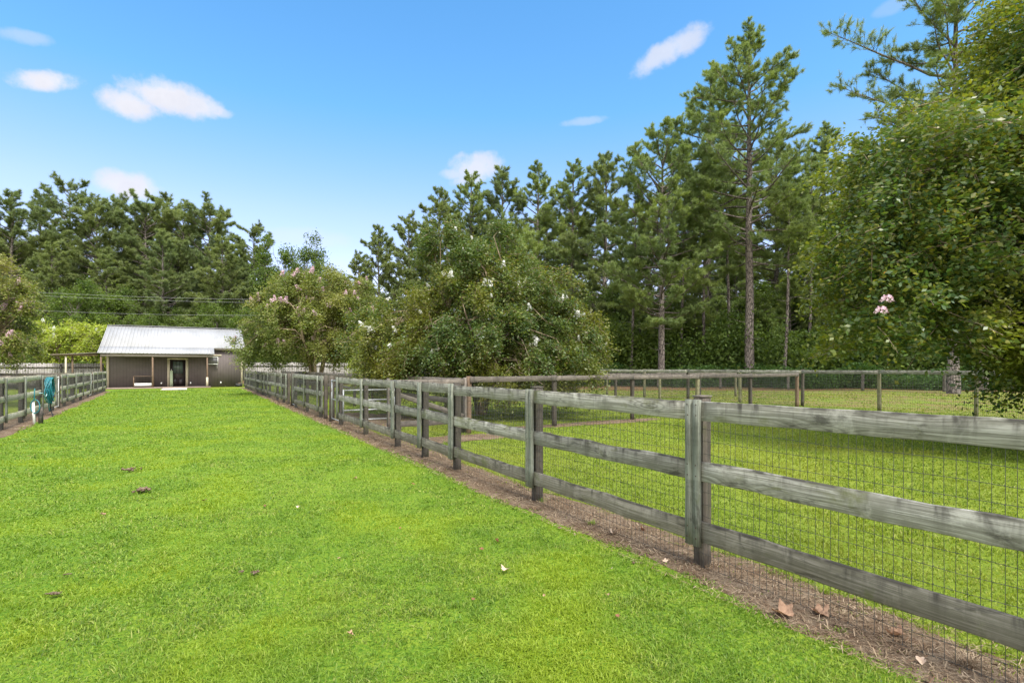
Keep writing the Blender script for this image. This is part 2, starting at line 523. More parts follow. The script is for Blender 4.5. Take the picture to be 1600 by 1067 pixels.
def board_mesh(L, w, th, mat, seg=10, jit=.0025, ch=.004, groove=False):
    """a board along x, height w along z, thickness th along y, with worn edges"""
    sec = []
    a, b = th / 2, w / 2
    if groove:
        sec = [(-a + ch, -b), (a, -b), (a, b), (-a + ch, b), (-a, b - ch), (-a, .012), (-a + .016, .006), (-a + .016, -.006), (-a, -.012), (-a, -b + ch)]
    else:
        sec = [(-a + ch, -b), (a - ch, -b), (a, -b + ch), (a, b - ch), (a - ch, b), (-a + ch, b), (-a, b - ch), (-a, -b + ch)]
    sec = np.array(sec)
    k = len(sec)
    seg = max(1, seg)
    xs = np.linspace(-L / 2, L / 2, seg + 1)
    dz_t = rng.normal(0, jit, seg + 1)
    dz_b = rng.normal(0, jit, seg + 1)
    dy = rng.normal(0, jit * .7, seg + 1)
    V = []
    for i, x in enumerate(xs):
        z = sec[:, 1] + np.where(sec[:, 1] > 0, dz_t[i], dz_b[i])
        y = sec[:, 0] + dy[i]
        V.append(np.stack([np.full(k, x), y, z], 1))
    V = np.concatenate(V)
    i = np.arange(k)
    j = (i + 1) % k
    F = np.concatenate([np.stack([s_ * k + j, s_ * k + i, (s_ + 1) * k + i, (s_ + 1) * k + j], 1) for s_ in range(seg)])
    caps = np.array([i, (seg * k + i)[::-1]])
    return mesh_np('board', V, [F, caps], mat)


def frame_quat(xa, ya, za):
    m = Matrix((xa, ya, za)).transposed()
    return m.to_quaternion()


def put_board(name, parent, p0, p1, w, th, mat, yn, groove=False, origin=(0, 0, 0), seg=None, jit=.0025):
    """board from p0 to p1 (centre line), its face turned to -yn"""
    p0, p1 = Vector(p0), Vector(p1)
    xa = (p1 - p0)
    L = xa.length
    xa.normalize()
    ya = Vector(yn)
    ya = (ya - xa * ya.dot(xa)).normalized()
    za = xa.cross(ya)
    if abs(xa.z) < .7 and za.z < 0:
        xa = -xa
        za = xa.cross(ya)
    me = board_mesh(L, w, th, mat, seg or max(2, int(L / .25)), jit, groove=groove)
    return link(name, me, parent, (p0 + p1) / 2 - Vector(origin), frame_quat(xa, ya, za))


def mesh_wire(a, b, z0, z1, dx, dz, r, knot=True):
    """woven field wire between two ground points"""
    mb = MB()
    a, b = np.array(a, float), np.array(b, float)
    d = b - a
    L = np.linalg.norm(d)
    d /= L
    n = np.array([-d[1], d[0]])
    nv = max(2, int(L / dx) + 1)
    ts = np.linspace(0, L, nv)
    # vertical wires : 3-sided prisms, vectorised
    ang = np.array([0, 2.094, 4.189])
    ox, oy = np.cos(ang) * r, np.sin(ang) * r
    V = []
    jt = rng.normal(0, dx * .07, (nv, 2))
    for k, z in enumerate((z0, z1)):
        bx = a[None, :] + (ts + jt[:, k])[:, None] * d
        P = bx[:, None, :] + ox[None, :, None] * d + oy[None, :, None] * n
        V.append(np.concatenate([P, np.full((nv, 3, 1), z)], 2))
    V = np.stack(V, 1).reshape(-1, 3)          # nv,2,3
    base = (np.arange(nv) * 6)[:, None, None]
    q = np.array([[0, 1, 4, 3], [1, 2, 5, 4], [2, 0, 3, 5]])[None]
    mb.add(V, (base + q).reshape(-1, 4))
    nz = max(2, int((z1 - z0) / dz) + 1)
    segs = max(2, int(L / .3))
    for z in np.linspace(z0 + .01, z1 - .01, nz):
        tt = np.linspace(0, L, segs)
        wob = rng.normal(0, .0055, segs)
        P = np.stack([a[0] + d[0] * tt, a[1] + d[1] * tt, z + wob - .004 * np.sin(tt / L * np.pi)], 1)
        mb.tube(P, r, 3, cap=False)
        if knot:
            kt = ts
            c = np.stack([a[0] + d[0] * kt, a[1] + d[1] * kt, np.full(nv, z)], 1)
            s_ = r * 2.0
            off = np.array([[s_, 0, 0], [0, s_, 0], [-s_, 0, 0], [0, -s_, 0], [0, 0, s_ * 1.2], [0, 0, -s_ * 1.2]])
            V = (c[:, None, :] + off[None]).reshape(-1, 3)
            tri = np.array([[0, 1, 4], [1, 2, 4], [2, 3, 4], [3, 0, 4], [1, 0, 5], [2, 1, 5], [3, 2, 5], [0, 3, 5]])
            mb.add(V, ((np.arange(nv) * 6)[:, None, None] + tri[None]).reshape(-1, 3))
    return mb


# ------------------------------------------------------------------ layout lines
def gp(px, py):
    """a point of the photo that lies on the ground"""
    Y = 1.6 * FPX / (py - HY)
    return Vector(((px - 800) / FPX * Y, Y, 0))


KR, CR = -.588, 4.10       # fence on the right of the lawn: X = CR + KR*Y
KL, CL = -.634, -4.20


def RF(Y): return (CR + KR * Y, Y)
def LF(Y): return (CL + KL * Y, Y)


dR = np.array([KR, 1.0]); dR /= np.linalg.norm(dR)
nR = np.array([-dR[1], dR[0]])            # towards the lawn
dL = np.array([KL, 1.0]); dL /= np.linalg.norm(dL)
nL = np.array([dL[1], -dL[0]])
U = np.array([dR[1], -dR[0]])             # across, to the right
W = dR                                    # away

# signed distances for ground classification
def sR(x, y): return (x - (CR + KR * y)) * dR[1]      # >0 : right of right fence
def sL(x, y): return (x - (CL + KL * y)) * dL[1]      # >0 : right of left fence


def wob(x, s=1.0, seed=0):
    return (np.sin(x * 1.3 * s + seed) * .5 + np.sin(x * 3.1 * s + seed * 2.1) * .28 + np.sin(x * 7.7 * s + seed * .7) * .16 + np.sin(x * 17.3 * s + seed) * .08)


# ------------------------------------------------------------------ ground
def sheet(name, pts, z, mat, kind='structure'):
    V = np.array([(p[0], p[1], z) for p in pts])
    me = mesh_np(name, V, np.arange(len(V))[None, :], mat)
    o = link(name, me)
    return tag(o, kind=kind)


sheet('ground', [(-900, -60), (900, -60), (900, 1500), (-900, 1500)], 0.0, M['paddock'])
ys = np.linspace(-4, 41.5, 60)
sheet('lawn', [LF(y) for y in ys[ys < 41]] + [RF(y) for y in ys[::-1]], .004, M['lawn'])


def strip(name, f, n, y0, y1, lo, hi, seed, mat, z=.012):
    """bare strip along a fence line with ragged edges and a low hummocky surface"""
    k = int((y1 - y0) / .07)
    ny = np.linspace(y0, y1, k)
    nx = 9
    V = []
    for y in ny:
        x0, _ = f(y)
        a = lo * (1 + .30 * wob(y, 1, seed))
        b = hi * (1 + .30 * wob(y, 1.1, seed + 3))
        for i in range(nx):
            s_ = a + (b - a) * i / (nx - 1)
            e = 1 - abs(2 * i / (nx - 1) - 1) ** 3
            h = z + (.012 * e) * (1 + rng.normal(0, .7)) if 0 < i < nx - 1 else z - .006
            V.append((x0 + n[0] * s_, y + n[1] * s_, max(h, .006)))
    V = np.array(V)
    i = np.arange(k - 1)[:, None] * nx + np.arange(nx - 1)[None, :]
    i = i.ravel()
    F = np.stack([i, i + 1, i + nx + 1, i + nx], 1)
    me = mesh_np(name, V, F, mat, True)
    return tag(link(name, me), kind='structure')


strip('soil_strip', RF, nR, -1.5, 42.5, -.40, .32, 1.0, M['soil'])
strip('soil_strip', LF, nL, 9, 35.5, -.55, .42, 4.0, M['soil'])


def patch(name, cx, cy, rx, ry, mat, z, seed, rot=0.0, n=90):
    pts = []
    for i in range(n):
        a = 2 * math.pi * i / n
        r = 1 + .13 * math.sin(3 * a + seed) + .08 * math.sin(7 * a + seed * 2) + .06 * math.sin(13 * a + seed * 3) + .04 * math.sin(29 * a + seed)
        x, y = rx * r * math.cos(a), ry * r * math.sin(a)
        pts.append((cx + x * math.cos(rot) - y * math.sin(rot), cy + x * math.sin(rot) + y * math.cos(rot)))
    return sheet(name, pts, z, mat)


th_u = math.atan2(U[1], U[0])
# worn earth in the lane and below the cross fence
patch('soil_patch', -1.0, 12.35, 1.9, .55, M['soil'], .008, 2.0, th_u)
patch('soil_patch', 2.2, 15.55, 3.0, .42, M['soil'], .008, 5.0, th_u)
patch('soil_patch', -4.2, 16.8, 1.2, 2.8, M['soil'], .008, 8.0, math.atan2(W[1], W[0]) - math.pi / 2)
sheet('worn_ground', [(15.1 + .4 - .571 * t_, 17.7 + .3 + .82 * t_) for t_ in np.arange(-12, 32.1, 4)] + [(32, 60), (60, 40), (60, 8)], .005, M['worn'])
patch('pine_straw_ground', 14, 62, 70, 24.5, M['straw_floor'], .010, 3.0, -.3, 200)
patch('pine_straw_ground', -66, 98, 64, 26, M['straw_floor'], .006, 1.0, .2, 160)

# ------------------------------------------------------------------ grass
def vnoise(x, y, cell, seed):
    g = np.random.default_rng(seed)
    T = g.random((256, 256))
    u, v = x / cell, y / cell
    i, j = np.floor(u).astype(int), np.floor(v).astype(int)
    fu, fv = u - i, v - j
    fu, fv = fu * fu * (3 - 2 * fu), fv * fv * (3 - 2 * fv)
    a = T[i % 256, j % 256] * (1 - fu) + T[(i + 1) % 256, j % 256] * fu
    b = T[i % 256, (j + 1) % 256] * (1 - fu) + T[(i + 1) % 256, (j + 1) % 256] * fu
    return a * (1 - fv) + b * fv


def blades(name, mat, region, n_per, label, r0, r1, w0=.0052, h0=.023, seed=1, halfang=1.02):
    g = np.random.default_rng(seed)
    # sample radius with density ~ 1/r^2 over a wedge in front of the camera
    n = n_per
    r = r0 * (r1 / r0) ** g.random(n)
    th = (g.random(n) * 2 - 1) * halfang
    x, y = r * np.sin(th), r * np.cos(th)
    keep = region(x, y, g)
    keep &= g.random(n) < (.38 + .9 * vnoise(x, y, .06 * (1 + r * .05), 3) * (.55 + .8 * vnoise(x, y, .5, 4)))
    x, y, r = x[keep], y[keep], r[keep]
    n = len(x)
    sc_ = np.maximum(1.0, r / 3.6)
    w = w0 * sc_ ** .9 * (.7 + .6 * g.random(n))
    h = h0 * (.55 + .8 * g.random(n)) * np.minimum(sc_, 1.0 + .10 * (sc_ - 1)) * (.55 + .9 * vnoise(x, y, .11, 5)) * (.75 + .5 * vnoise(x, y, .9, 6))
    az = g.random(n) * 2 * np.pi
    fx, fy = np.cos(az), np.sin(az)             # width direction
    az2 = g.random(n) * 2 * np.pi
    lean = np.abs(g.normal(0, 1.05, n))
    lx, ly = np.cos(az2) * lean * h, np.sin(az2) * lean * h
    z0 = np.full(n, .002)
    P = np.zeros((n, 5, 3))
    P[:, 0] = np.stack([x - fx * w * .5, y - fy * w * .5, z0], 1)
    P[:, 1] = np.stack([x + fx * w * .5, y + fy * w * .5, z0], 1)
    mx, my, mz = x + lx * .35, y + ly * .35, h * .62
    P[:, 2] = np.stack([mx + fx * w * .5, my + fy * w * .5, mz], 1)
    P[:, 3] = np.stack([mx - fx * w * .5, my - fy * w * .5, mz], 1)
    P[:, 4] = np.stack([x + lx, y + ly, h * (1 - .25 * np.minimum(lean, 1.6))], 1)
    b = (np.arange(n) * 5)[:, None]
    me = mesh_np(name, P.reshape(-1, 3), [b + np.array([[0, 1, 2, 3]]), b + np.array([[3, 2, 4]])], mat, True)
    o = link(name, me)
    return tag(o, label, 'grass', kind='stuff')


BL0 = (-30.4, 40.8)


def reg_lawn(x, y, g):
    a = sR(x, y)
    l = sL(x, y)
    edge = -.25 + .15 * wob(y, 1, 2) + g.normal(0, .07, len(x))
    e2 = .42 + .14 * wob(y, 1, 5) + g.normal(0, .04, len(x))
    ok = (a < edge) & (l > e2) & (y < 40.5)
    sparse = (a < edge + .14) & (a >= edge) & (l > 0) & (g.random(len(x)) < .10)
    bare = (np.sin(x * 2.1 + 1.3 * np.sin(y * 1.1)) * np.sin(y * 1.7 + .8 * np.sin(x * 2.3)) + .12 * wob(x * 9 + y * 5, 1, 1) > .80) & (g.random(len(x)) < .62)
    u_ = (x - BL0[0]) * dR[1] - (y - BL0[1]) * dR[0]
    v_ = (x - BL0[0]) * dR[0] + (y - BL0[1]) * dR[1]
    pad = (u_ > 3.55) & (u_ < 5.27) & (v_ > -5.65)
    return ((ok & ~bare) | sparse) & ~pad


def reg_pad(x, y, g):
    a = sR(x, y)
    edge = .22 + .16 * wob(y, 1, 7) + g.normal(0, .07, len(x))
    ok = (a > edge)
    # thinner on the worn earth
    for cx, cy, rx, ry, rt in ((-1.0, 12.35, 1.8, .5, th_u), (2.2, 15.55, 2.9, .4, th_u), (-4.2, 16.8, 1.1, 2.6, math.atan2(W[1], W[0]) - math.pi / 2)):
        dx, dy = x - cx, y - cy
        u = (dx * math.cos(rt) + dy * math.sin(rt)) / rx
        v = (-dx * math.sin(rt) + dy * math.cos(rt)) / ry
        ok &= ~((u * u + v * v < 1) & (g.random(len(x)) < .93))
    dx, dy = x - 14, y - 62
    u = (dx * math.cos(-.3) + dy * math.sin(-.3)) / 70
    v = (-dx * math.sin(-.3) + dy * math.cos(-.3)) / 24.0
    ok &= ~((u * u + v * v < 1) & (g.random(len(x)) < .9))
    aA = (x - 15.1) * .82 + (y - 17.7) * .571
    ok &= ~((aA > .3) & (g.random(len(x)) < -.1 + .95 * vnoise(x, y, 2.2, 31)))
    sparse = (a <= edge) & (a > edge - .16) & (g.random(len(x)) < .12)
    return ok | sparse


blades('lawn_grass', M['blade_lawn'], reg_lawn, 900000, 'short bright green lawn grass between the two board fences', 2.1, 46, seed=11)
blades('paddock_grass', M['blade_paddock'], reg_pad, 600000, 'yellow green paddock grass behind the wire of the near fence', 2.6, 44, h0=.027, seed=12)


blades('lawn_weeds', M['blade_lawn'], lambda x, y, g: reg_lawn(x, y, g) & (vnoise(x, y, .7, 21) > .55), 70000, 'broad leaved weeds growing in patches through the lawn', 2.1, 16, w0=.010, h0=.022, seed=13)


def straw():
    g = np.random.default_rng(5)
    n = 22000
    y = 2.0 * (26 / 2.0) ** g.random(n)
    s_ = g.normal(-.02, .22, n)
    s_ = np.clip(s_, -.42, .55)
    x = CR + KR * y + U[0] * s_
    y2 = y + U[1] * s_
    sc_ = np.maximum(1, y / 4)
    L = (.012 + .045 * g.random(n) ** 1.5) * sc_ ** .5
    az = g.random(n) * np.pi * 2
    el = g.normal(0, .25, n)
    dx, dy, dz = np.cos(az) * L * .5, np.sin(az) * L * .5, np.sin(el) * L * .5
    w = (.0011 + .0013 * g.random(n)) * sc_ ** .8
    wx, wy = -np.sin(az) * w, np.cos(az) * w
    z = .022 + np.abs(dz) + g.random(n) * .010
    P = np.zeros((n, 4, 3))
    P[:, 0] = np.stack([x - dx - wx, y2 - dy - wy, z - dz], 1)
    P[:, 1] = np.stack([x - dx + wx, y2 - dy + wy, z - dz + .0006], 1)
    P[:, 2] = np.stack([x + dx + wx, y2 + dy + wy, z + dz], 1)
    P[:, 3] = np.stack([x + dx - wx, y2 + dy - wy, z + dz], 1)
    me = mesh_np('dry_straw', P.reshape(-1, 3), np.arange(n * 4).reshape(-1, 4), M['straw'])
    tag(link('dry_straw', me), 'dead grass and pine straw lying on the bare strip under the near fence', 'straw', kind='stuff')
    # clods of earth in the strip
    mb = MB()
    for _ in range(700):
        yy = 2.2 * (14 / 2.2) ** g.random()
        ss = g.normal(0, .17)
        r = .005 + .013 * g.random() ** 2
        c = np.array([CR + KR * yy + U[0] * ss, yy + U[1] * ss, .018])
        off = np.array([[1, 0, 0], [0, 1, 0], [-1, 0, 0], [0, -1, 0], [0, 0, .7], [0, 0, -.6]]) * r * (.6 + .8 * g.random((6, 1)))
        mb.add(c + off, [[0, 1, 4], [1, 2, 4], [2, 3, 4], [3, 0, 4], [1, 0, 5], [2, 1, 5], [3, 2, 5], [0, 3, 5]])
    tag(mb.build('soil_crumbs', M['soil']), 'small crumbs of brown earth on the bare strip under the near fence', 'earth', kind='stuff')


straw()

def tuft(px, py, n, h, mat, seed, label):
    g = np.random.default_rng(seed)
    p = gp(px, py)
    P = []
    for _ in range(n):
        b = np.array([g.normal(0, h * .22), g.normal(0, h * .18), 0.0])
        az = g.random() * 6.28
        ln = h * g.uniform(.5, 1.2)
        le = g.uniform(.2, 1.2)
        d = np.array([math.cos(az) * le, math.sin(az) * le, 1.0]); d /= np.linalg.norm(d)
        e = np.array([-math.sin(az), math.cos(az), 0]) * .0016
        m1 = b + d * ln * .55
        t1 = m1 + (d * .7 + np.array([math.cos(az), math.sin(az), -.6]) * .5) * ln * .5
        P.append([b - e, b + e, m1 + e, m1 - e]); P.append([m1 - e, m1 + e, t1 + e * .3, t1 - e * .3])
    V = np.array(P).reshape(-1, 3)
    o = link('grass_tuft', mesh_np('grass_tuft', V, np.arange(len(V)).reshape(-1, 4), M[mat]), None, (p.x, p.y, .006))
    tag(o, label, 'grass tuft', 'tufts at the fence line')


tuft(1094, 884, 90, .09, 'straw', 3, 'dry dark grass tuft at the foot of the nearest post')
tuft(1512, 1046, 240, .10, 'straw', 4, 'dense brown dead grass tuft on the soil in the bottom right corner')
tuft(1150, 905, 60, .08, 'straw', 5, 'thin straw tuft under the lowest board just right of the nearest post')
tuft(845, 786, 50, .10, 'blade_lawn', 6, 'green grass tuft at the foot of the second nearest post')
tuft(1290, 930, 70, .09, 'blade_lawn', 7, 'green grass tuft on the soil above the pair of large curled leaves')
tuft(925, 822, 60, .08, 'blade_lawn', 8, 'green grass tuft on the soil strip above the whitish fallen leaf')

# ------------------------------------------------------------------ fences
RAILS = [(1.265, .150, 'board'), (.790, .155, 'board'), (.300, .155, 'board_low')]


def add_post(parent, org, p, h, w=.098, mat='post', cap=False, lean=(0, 0)):
    o = put_board('post', parent, (p[0], p[1], -.05), (p[0] + lean[0], p[1] + lean[1], h), w, w, M[mat], (nR[0], nR[1], 0), origin=org, seg=6, jit=.002)
    if cap:
        cb = MB().box((0, 0, 0), (.108, .108, .014), [(dR[0], dR[1], 0), (-dR[1], dR[0], 0), (0, 0, 1)])
        cb.build('post_cap', M['rail'], o)
        c = o.children[0]
        c.rotation_mode = 'QUATERNION'
        c.rotation_quaternion = o.rotation_quaternion.inverted()
        c.location = (h / 2 + .05 / 2 + .012, 0, 0)
    return o


def board_fence(name, label, ptsY, f, d, n, mats, post_off=0.0, h=1.34, batten_w=.10, group=None, mossy=(), meshr=.0017, dx=.05, dz=.1, first_batten=True, ends=(), knot_until=99):
    """stations along a line: posts behind, boards on the lawn side, upright battens over the joints, wire between"""
    o0 = f(ptsY[0])
    org = (o0[0], o0[1], 0)
    root = empty(name, org, label, 'fence', group)
    for i, y in enumerate(ptsY):
        x0, y0 = f(y)
        hh = h + random.uniform(-.012, .015)
        add_post(root, org, (x0, y0), hh + .012, mat='post_mossy' if y in mossy else 'post', cap=(y < 7), lean=(random.uniform(-.01, .01), random.uniform(-.01, .01)))
        q = (x0 + n[0] * .112, y0 + n[1] * .112)
        if i > 0 or first_batten:
            bt = put_board('batten', root, (q[0], q[1], .195), (q[0], q[1], hh), batten_w, .034, M['batten'], (-n[0], -n[1], 0), groove=(y < 9), origin=org, seg=5, jit=.0015)
            if y < 9 and batten_w > .12:
                nme = MB().tube([(0, -.016, 0), (0, -.0195, 0)], .0055, 6).mesh('nail', M['nail'])
                cz = (.195 + hh) / 2
                sg_ = 1 if (bt.rotation_quaternion @ Vector((1, 0, 0))).z > 0 else -1
                for zc, _w, _m in RAILS:
                    for s1 in (-1, 1):
                        for s2 in (-1, 1):
                            nx_ = sg_ * (zc - cz + s1 * .042)
                            nz_ = s2 * .042 + random.uniform(-.004, .004)
                            link('nail', nme, bt, (nx_, 0, nz_))
    for i in range(len(ptsY) - 1):
        a, b = np.array(f(ptsY[i])), np.array(f(ptsY[i + 1]))
        L = np.linalg.norm(b - a)
        e = (b - a) / L
        for k, (zc, wd, mk) in enumerate(RAILS):
            dz0, dz1 = random.uniform(-.013, .013), random.uniform(-.013, .013)
            qa = a + e * .004 + n * .0775
            qb = b - e * .004 + n * .0775
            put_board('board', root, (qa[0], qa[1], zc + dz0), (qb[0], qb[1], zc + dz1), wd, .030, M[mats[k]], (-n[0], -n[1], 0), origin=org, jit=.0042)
        y_mid = (ptsY[i] + ptsY[i + 1]) / 2
        far = max(1.0, (y_mid / 9) ** .5)
        mb = mesh_wire(a + n * .0545, b + n * .0545, .02, h - .02, dx, dz, meshr * min(far, 1.5), knot=(y_mid < 9))
        w = mb.mesh('wire_mesh', M['wire'])
        link('wire_mesh', w, root, (-org[0], -org[1], 0))
    return root


near = [2.30, 4.37, 6.46, 8.41, 9.57, 10.84, 12.83, 14.98]
near = [0.25] + near
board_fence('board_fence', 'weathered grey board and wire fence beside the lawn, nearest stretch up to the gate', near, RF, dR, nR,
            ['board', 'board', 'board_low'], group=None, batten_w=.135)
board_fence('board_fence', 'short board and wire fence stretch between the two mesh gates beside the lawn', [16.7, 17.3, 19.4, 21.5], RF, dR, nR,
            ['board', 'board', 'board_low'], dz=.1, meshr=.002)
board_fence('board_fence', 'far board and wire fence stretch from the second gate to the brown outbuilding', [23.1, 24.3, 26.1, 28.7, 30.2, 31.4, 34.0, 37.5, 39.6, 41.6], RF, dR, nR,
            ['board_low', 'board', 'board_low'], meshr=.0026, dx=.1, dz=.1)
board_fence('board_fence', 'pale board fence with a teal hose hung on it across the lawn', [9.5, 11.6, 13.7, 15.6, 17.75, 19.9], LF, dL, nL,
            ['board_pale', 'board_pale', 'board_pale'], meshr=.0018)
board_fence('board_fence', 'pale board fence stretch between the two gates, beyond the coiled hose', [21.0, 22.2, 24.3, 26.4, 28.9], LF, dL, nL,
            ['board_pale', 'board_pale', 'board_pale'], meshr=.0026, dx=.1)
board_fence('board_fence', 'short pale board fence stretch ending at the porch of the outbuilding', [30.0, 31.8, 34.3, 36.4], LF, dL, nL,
            ['board_pale', 'board_pale', 'board_pale'], meshr=.003, dx=.1)

# free-standing thick post beside the first gate
gpst = empty('gate_post', (RF(15.97)[0], 15.97, 0), 'thick dark round gate post standing beside the first gate opening', 'post')
b_ = MB().tube([(0, 0, -.05), (.005, 0, .5), (0, .005, 1.0), (0, 0, 1.36)], [.085, .080, .078, .075], 8)
b_.build('shaft', M['post'], gpst, smooth=True)
b_ = MB().tube([(.02, -.075, .86), (.03, -.12, .90), (.03, -.13, .98), (.02, -.08, 1.02)], .012, 6)
b_.build('latch', M['brown_wood'], gpst)
gps2 = empty('gate_post', (RF(22.15)[0], 22.15, 0), 'thick brown post at the second gate opening, with a rounded weathered top', 'post')
MB().tube([(0, 0, -.05), (.01, 0, .6), (0, .01, 1.1), (0, 0, 1.42)], [.10, .095, .095, .07], 8).build('shaft', M['post'], gps2, smooth=True)

M['galv'] = plain('galvanised_tube', (.42, .44, .45), .4, .5, .15, 8)
M['white_paint'] = plain('white_paint', (.75, .75, .72), .5, 0, .1, 8)


def mesh_gate(name, label, f, y0, y1, n, mat, h=1.25, rails=(.12, .68, 1.22)):
    a, b = np.array(f(y0)), np.array(f(y1))
    root = empty(name, (a[0], a[1], 0), label, 'gate')
    e = (b - a)
    L = np.linalg.norm(e)
    e /= L
    off = n * .02
    pa = e * .03 + off
    pb = e * (L - .03) + off
    fr = MB()
    fr.tube([(pa[0], pa[1], .10), (pa[0], pa[1], h)], .018, 6)
    fr.tube([(pb[0], pb[1], .10), (pb[0], pb[1], h)], .018, 6)
    for z in rails:
        fr.tube([(pa[0], pa[1], z), (pb[0], pb[1], z)], .017, 6)
    fr.build('frame', mat, root)
    mesh_wire(pa, pb, .12, h - .02, .1, .1, .0022, False).build('wire_mesh', M['wire'], root)
    return root


mesh_gate('mesh_gate', 'narrow wire mesh gate beside the thick dark post in the near fence', RF, 15.05, 15.9, nR, M['galv'])
mesh_gate('mesh_gate', 'wire mesh gate in the far part of the fence by the pink flowering tree', RF, 21.6, 22.05, nR, M['galv'])
mesh_gate('mesh_gate', 'white framed wire mesh gate next to the coiled teal hose', LF, 19.98, 20.92, nL, M['white_paint'])
mesh_gate('mesh_gate', 'white framed wire mesh gate nearer the outbuilding', LF, 28.98, 29.92, nL, M['white_paint'])


def rail_fence(name, label, pts, mat_rail='rail', mats_post=None, h=1.33, rails=((1.255, .15),), wire=True, dx=.05, dz=.1, r=.0022, group=None, pw=.1, rail_side=None, lift=0, z0=.03):
    org = (pts[0][0], pts[0][1], 0)
    root = empty(name, org, label, 'fence', group)
    for i, p in enumerate(pts):
        mk = mats_post[i % len(mats_post)] if mats_post else 'post'
        add_post(root, org, p, h + random.uniform(-.01, .02), w=pw * random.uniform(.92, 1.08), mat=mk, lean=(random.uniform(-.02, .02), random.uniform(-.015, .015)))
    for i in range(len(pts) - 1):
        a, b = np.array(pts[i], float), np.array(pts[i + 1], float)
        e = (b - a)
        L = np.linalg.norm(e)
        e /= L
        n = np.array([e[1], -e[0]])
        if rail_side is not None and np.dot(n, rail_side) < 0:
            n = -n
        for zc, wd in rails:
            o = n * (pw / 2 + .018)
            put_board('rail', root, (a[0] + e[0] * .004 + o[0], a[1] + e[1] * .004 + o[1], zc + random.uniform(-.012, .012)),
                      (b[0] - e[0] * .004 + o[0], b[1] - e[1] * .004 + o[1], zc + random.uniform(-.012, .012)), wd, .032, M[mat_rail], (-n[0], -n[1], 0), origin=org, jit=.004)
        if wire:
            o = -n * (pw / 2 + .004)
            mb = mesh_wire(a + o, b + o, z0, h - .04, dx, dz, r, False)
            link('wire_mesh', mb.mesh('wire_mesh', M['wire']), root, (-org[0], -org[1], 0))
    return root


# fence A, parallel to the lawn fence, on the far side of the paddock
A0 = np.array([18.3, 13.1])
A_ = [(15.1 + .571 * 2.8 * 2, 17.7 - .82 * 2.8 * 2), (15.1 + .571 * 2.8, 17.7 - .82 * 2.8)] + [(15.1 - .571 * 2.8 * k, 17.7 + .82 * 2.8 * k) for k in range(0, 10)]
rail_fence('rail_fence', 'single rail and wire fence along the far paddock edge before the pine wood', A_, mats_post=['post_mossy', 'post', 'post_mossy', 'post_mossy', 'post'], rail_side=np.array([-.8, -.5]), h=1.50, rails=((1.425, .14),), r=.0030, mat_rail='board')
# cross fence D
c0 = np.array([-1.05, 13.15])
D_ = [(-1.05, 13.15), (1.15, 14.8), (3.69, 16.7), (6.3, 18.5), (8.9, 20.3), (11.55, 22.05)]
rail_fence('rail_fence', 'single rail and wire fence crossing the paddock under the white flowering tree', D_, mats_post=['brown_wood', 'post', 'post', 'post_mossy', 'post'], rail_side=np.array([.5, -.8]), h=1.38, rails=((1.305, .135),), r=.0030, mat_rail='rail')
# lane fence G, behind and parallel to the lawn fence
G_ = [(-1.2 - .507 * 2.6 * k, 13.4 + .862 * 2.6 * k) for k in range(0, 13)]
rail_fence('rail_fence', 'grey rail fence of the narrow lane just behind the lawn fence', G_, mats_post=['post'], rails=((1.265, .15), (.75, .14)), dx=.1, r=.0026, rail_side=-U)
# cross fence E, farther
E_ = [(-8.2 + .862 * 2.9 * k + 0.6, 18.4 + .507 * 2.9 * k) for k in range(1, 9)]
rail_fence('rail_fence', 'rail and wire fence across the next paddock behind the white flowering tree', E_, mats_post=['post', 'post_mossy'], dx=.1, r=.0026, rail_side=-W)
# fence F by the wood
F_ = [(3.0 + 4.2 * k, 46.0 - 1.75 * k) for k in range(0, 8)]
rail_fence('wire_fence', 'low grey wire fence on thin posts at the edge of the pine wood', F_, mats_post=['rail'], h=1.35, rails=(), dx=.15, dz=.15, r=.004, pw=.13)
# left paddock cross fences
for k, (yy, lab) in enumerate(((16.6, 'grey board cross fence behind the hose fence, nearer one'), (25.2, 'grey board cross fence behind the hose fence, farther one'))):
    x0, y0 = LF(yy)
    pts = [(x0 - .3 - .862 * 2.4 * j, y0 - .507 * 2.4 * j + .1) for j in range(0, 7)]
    rail_fence('rail_fence', lab, pts, mats_post=['post'], rails=((1.27, .15), (.75, .14), (.3, .14)) if k else ((1.27, .15),), dx=.1, r=.0024, rail_side=-W)

# wooden gate with a brace between lawn fence and cross fence, tube gate across the lane
gt = empty('wooden_gate', (-3.0, 11.95, 0), 'open grey wooden gate with a diagonal brace in the paddock corner behind the lawn fence', 'gate')
go = (-3.0, 11.95, 0)
n_ = (-W[0], -W[1], 0)
a_, b2 = np.array([-2.72, 11.95]), np.array([-1.12, 12.95])
for z_ in (1.26, .34):
    put_board('rail', gt, (a_[0], a_[1], z_), (b2[0], b2[1], z_), .13, .03, M['rail'], n_, origin=go)
put_board('brace', gt, (a_[0] + .05 - W[0] * .032, a_[1] + .05 - W[1] * .032, 1.05), (b2[0] - .05 - W[0] * .032, b2[1] - .05 - W[1] * .032, .45), .11, .03, M['rail'], n_, origin=go)
for q in (a_, b2):
    put_board('stile', gt, (q[0], q[1], .15), (q[0], q[1], 1.36), .11, .035, M['rail'], (U[0], U[1], 0), origin=go)
tg = empty('tube_gate', (-4.62, 14.9, 0), 'galvanised tube gate across the grassy lane behind the lawn fence', 'gate')
fr = MB()
ex = np.array([U[0], U[1]]) * 1.45
for z_ in (.15, .42, .69, .97):
    fr.tube([(0, 0, z_), (ex[0], ex[1], z_)], .022, 6)
fr.build('rails', M['galv'], tg)
